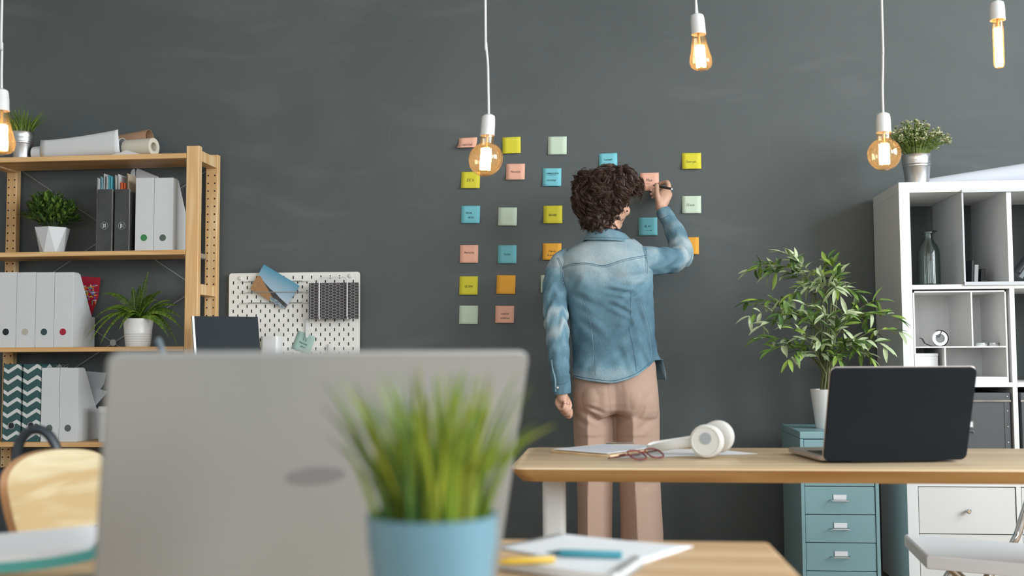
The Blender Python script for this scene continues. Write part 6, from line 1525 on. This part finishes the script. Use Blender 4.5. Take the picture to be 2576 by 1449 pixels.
# ---- magazine at the bottom left
zz = FZ
mb = MB(); secs = []
prof = [(0, 1392, 1438), (60, 1385, 1432), (120, 1380, 1425), (180, 1378, 1415), (225, 1382, 1404), (250, 1388, 1398)]
t = thing('magazine', 'thick white magazine with a teal cover at the lower left on the near desk', 'magazine', PZ(60, 1449, FZ))
dm = 1.06
front = [PD(px, b, dm) for px, a, b in prof]; topf_ = [PD(px, a-30 if px < 200 else a-22, dm) for px, a, b in prof]
rings = []
bx = [-60]+[p[0] for p in prof]
bot = [PD(x, y, dm) for x, y in ((-80, 1440), (0, 1436), (60, 1431), (120, 1424), (180, 1414), (225, 1404), (248, 1394))]
tp = [PD(x, y, dm) for x, y in ((-80, 1412), (0, 1400), (60, 1392), (120, 1386), (180, 1382), (225, 1382), (250, 1388))]
bdep = V(-.01, .17, 0)
for b_ in bot: b_.z = max(b_.z, FZ+.003)
for k in range(len(tp)): tp[k].z = max(tp[k].z, bot[k].z+.002)
back_up = [PZ(px, 1342-22*px/250, tp[i].z+.004) for i, px in enumerate((-80, 0, 60, 120, 180, 225, 250))]; bkd = [V(back_up[i].x, back_up[i].y, max(FZ+.003, bot[i].z)) for i in range(len(tp))]
MB().loft([[bot[k]+V(0, 0, .0008), tp[k], back_up[k], bkd[k]+V(0, 0, .001)] for k in range(len(tp))]).build('pages', M_paper, t)
MB().loft([[bot[k]-V(0, 0, .0026), bot[k]+V(0, -.001, .008), bkd[k], bkd[k]-V(0, 0, .002)] for k in range(len(tp))]).build('cover', mat('teal_cover', (.08, .36, .33), .4), t)
cc = PD(236, 1326, 1.2)
# wooden backed chair beyond the desk
d0_, d1_ = 1.48, 1.83
def ch(px, py, e=0.0): return PD(px, py, d0_+(d1_-d0_)*(px-20)/245.0)+nb*e
nb = V(0, 0, 0); u_ = ch(265, 1250)-ch(20, 1250); u_.z = 0; u_.normalize(); nb = V(u_.y, -u_.x, 0)
tl = catmull([(V(px, py, 0)) for px, py in ((46, 1342), (30, 1280), (22, 1220), (34, 1180), (66, 1152), (110, 1136), (160, 1130), (205, 1130), (240, 1136), (262, 1150), (272, 1180), (276, 1250), (272, 1342), (262, 1430), (160, 1445), (66, 1430))], 4)
fr_ = [ch(p.x, p.y) for p in tl]; bk_ = [ch(p.x, p.y, -.013) for p in tl]
cen = sum(fr_, V(0, 0, 0))/len(fr_); seatc = cen+nb*.20; seatc.z = .45
t = thing('wooden_chair', 'chair with a pale wooden backrest at the lower left behind the near desk', 'chair', (seatc.x, seatc.y, 0))
M_ply = wood('pale_plywood', 'D2C6A4', 'BBA176', 'xy', 11, rough=.5)
MB().loft([fr_, bk_]).build('backrest', M_ply, t, bevel=.003)
rim = MB().loft([[p+(p-cen).normalized()*.0012-nb*.001 for p in fr_], [p+(p-cen).normalized()*.0012+nb*.001 for p in bk_]], False, False).build('ply_edge', mat('amber_ply_edge', (.50, .27, .13), .5), t)
hp = catmull([PD(px, py, 1.74) for px, py in ((70, 1560), (52, 1380), (46, 1230), (42, 1160), (50, 1112), (75, 1084), (104, 1082), (128, 1100), (146, 1140), (152, 1200), (158, 1380), (160, 1560))], 6)
MB().tube(hp, .0075, 12, flat=1.4).build('carry_loop', mat('blue_black_rubber', (.02, .028, .035), .45), t)
MB().ell(ch(236, 1327, .003), (.005, .005, .005)).build('bolt', M_black, t)
sq = [seatc+u_*a+nb*b for a, b in rrect(-.19, .19, -.19, .19, .06)]
MB().prism(sq, (0, 0, -.012)).build('seat', M_ply, t, bevel=.003)
for s_ in (-1, 1):
    q0 = cen+u_*(.10*s_)-nb*.016; MB().tube([V(q0.x, q0.y, .80), V(q0.x, q0.y, .5)-nb*0, seatc+u_*(.10*s_)-nb*.17-V(0, 0, .014)], .009, 10).build('back_support', M_black, t)
    for w_ in (-1, 1):
        q0 = seatc+u_*(.13*s_)+nb*(.13*w_)-V(0, 0, .012); q1 = seatc+u_*(.19*s_)+nb*(.19*w_); MB().tube([q0, V(q1.x, q1.y, 0)], .010, 10).build('leg', M_black, t)
# pen standing behind the grey laptop
a = PD(396, 850, 1.30); b = PD(416, 905, 1.30); b2 = b+(b-a).normalized()*.055
t = thing('pen_cup', 'dark cup behind the grey laptop holding a slim grey pen', 'cup', V(b2.x+.012, b2.y, FZ))
MB().lathe([(.03, 0), (.033, .095), (.031, .095), (.028, .004), (.001, .004)], t.location, 28).build('cup_body', M_black, t)
tag(MB().tube([a, a+(b-a)*.12, b, V(t.location.x+.008, b2.y, FZ+.01)], [.0026, .0042, .0042, .0042], 10).build('grey_pen', mat('slate_pen', (.09, .12, .14), .4)), 'slim grey pen rising above the edge of the grey laptop', 'pen')
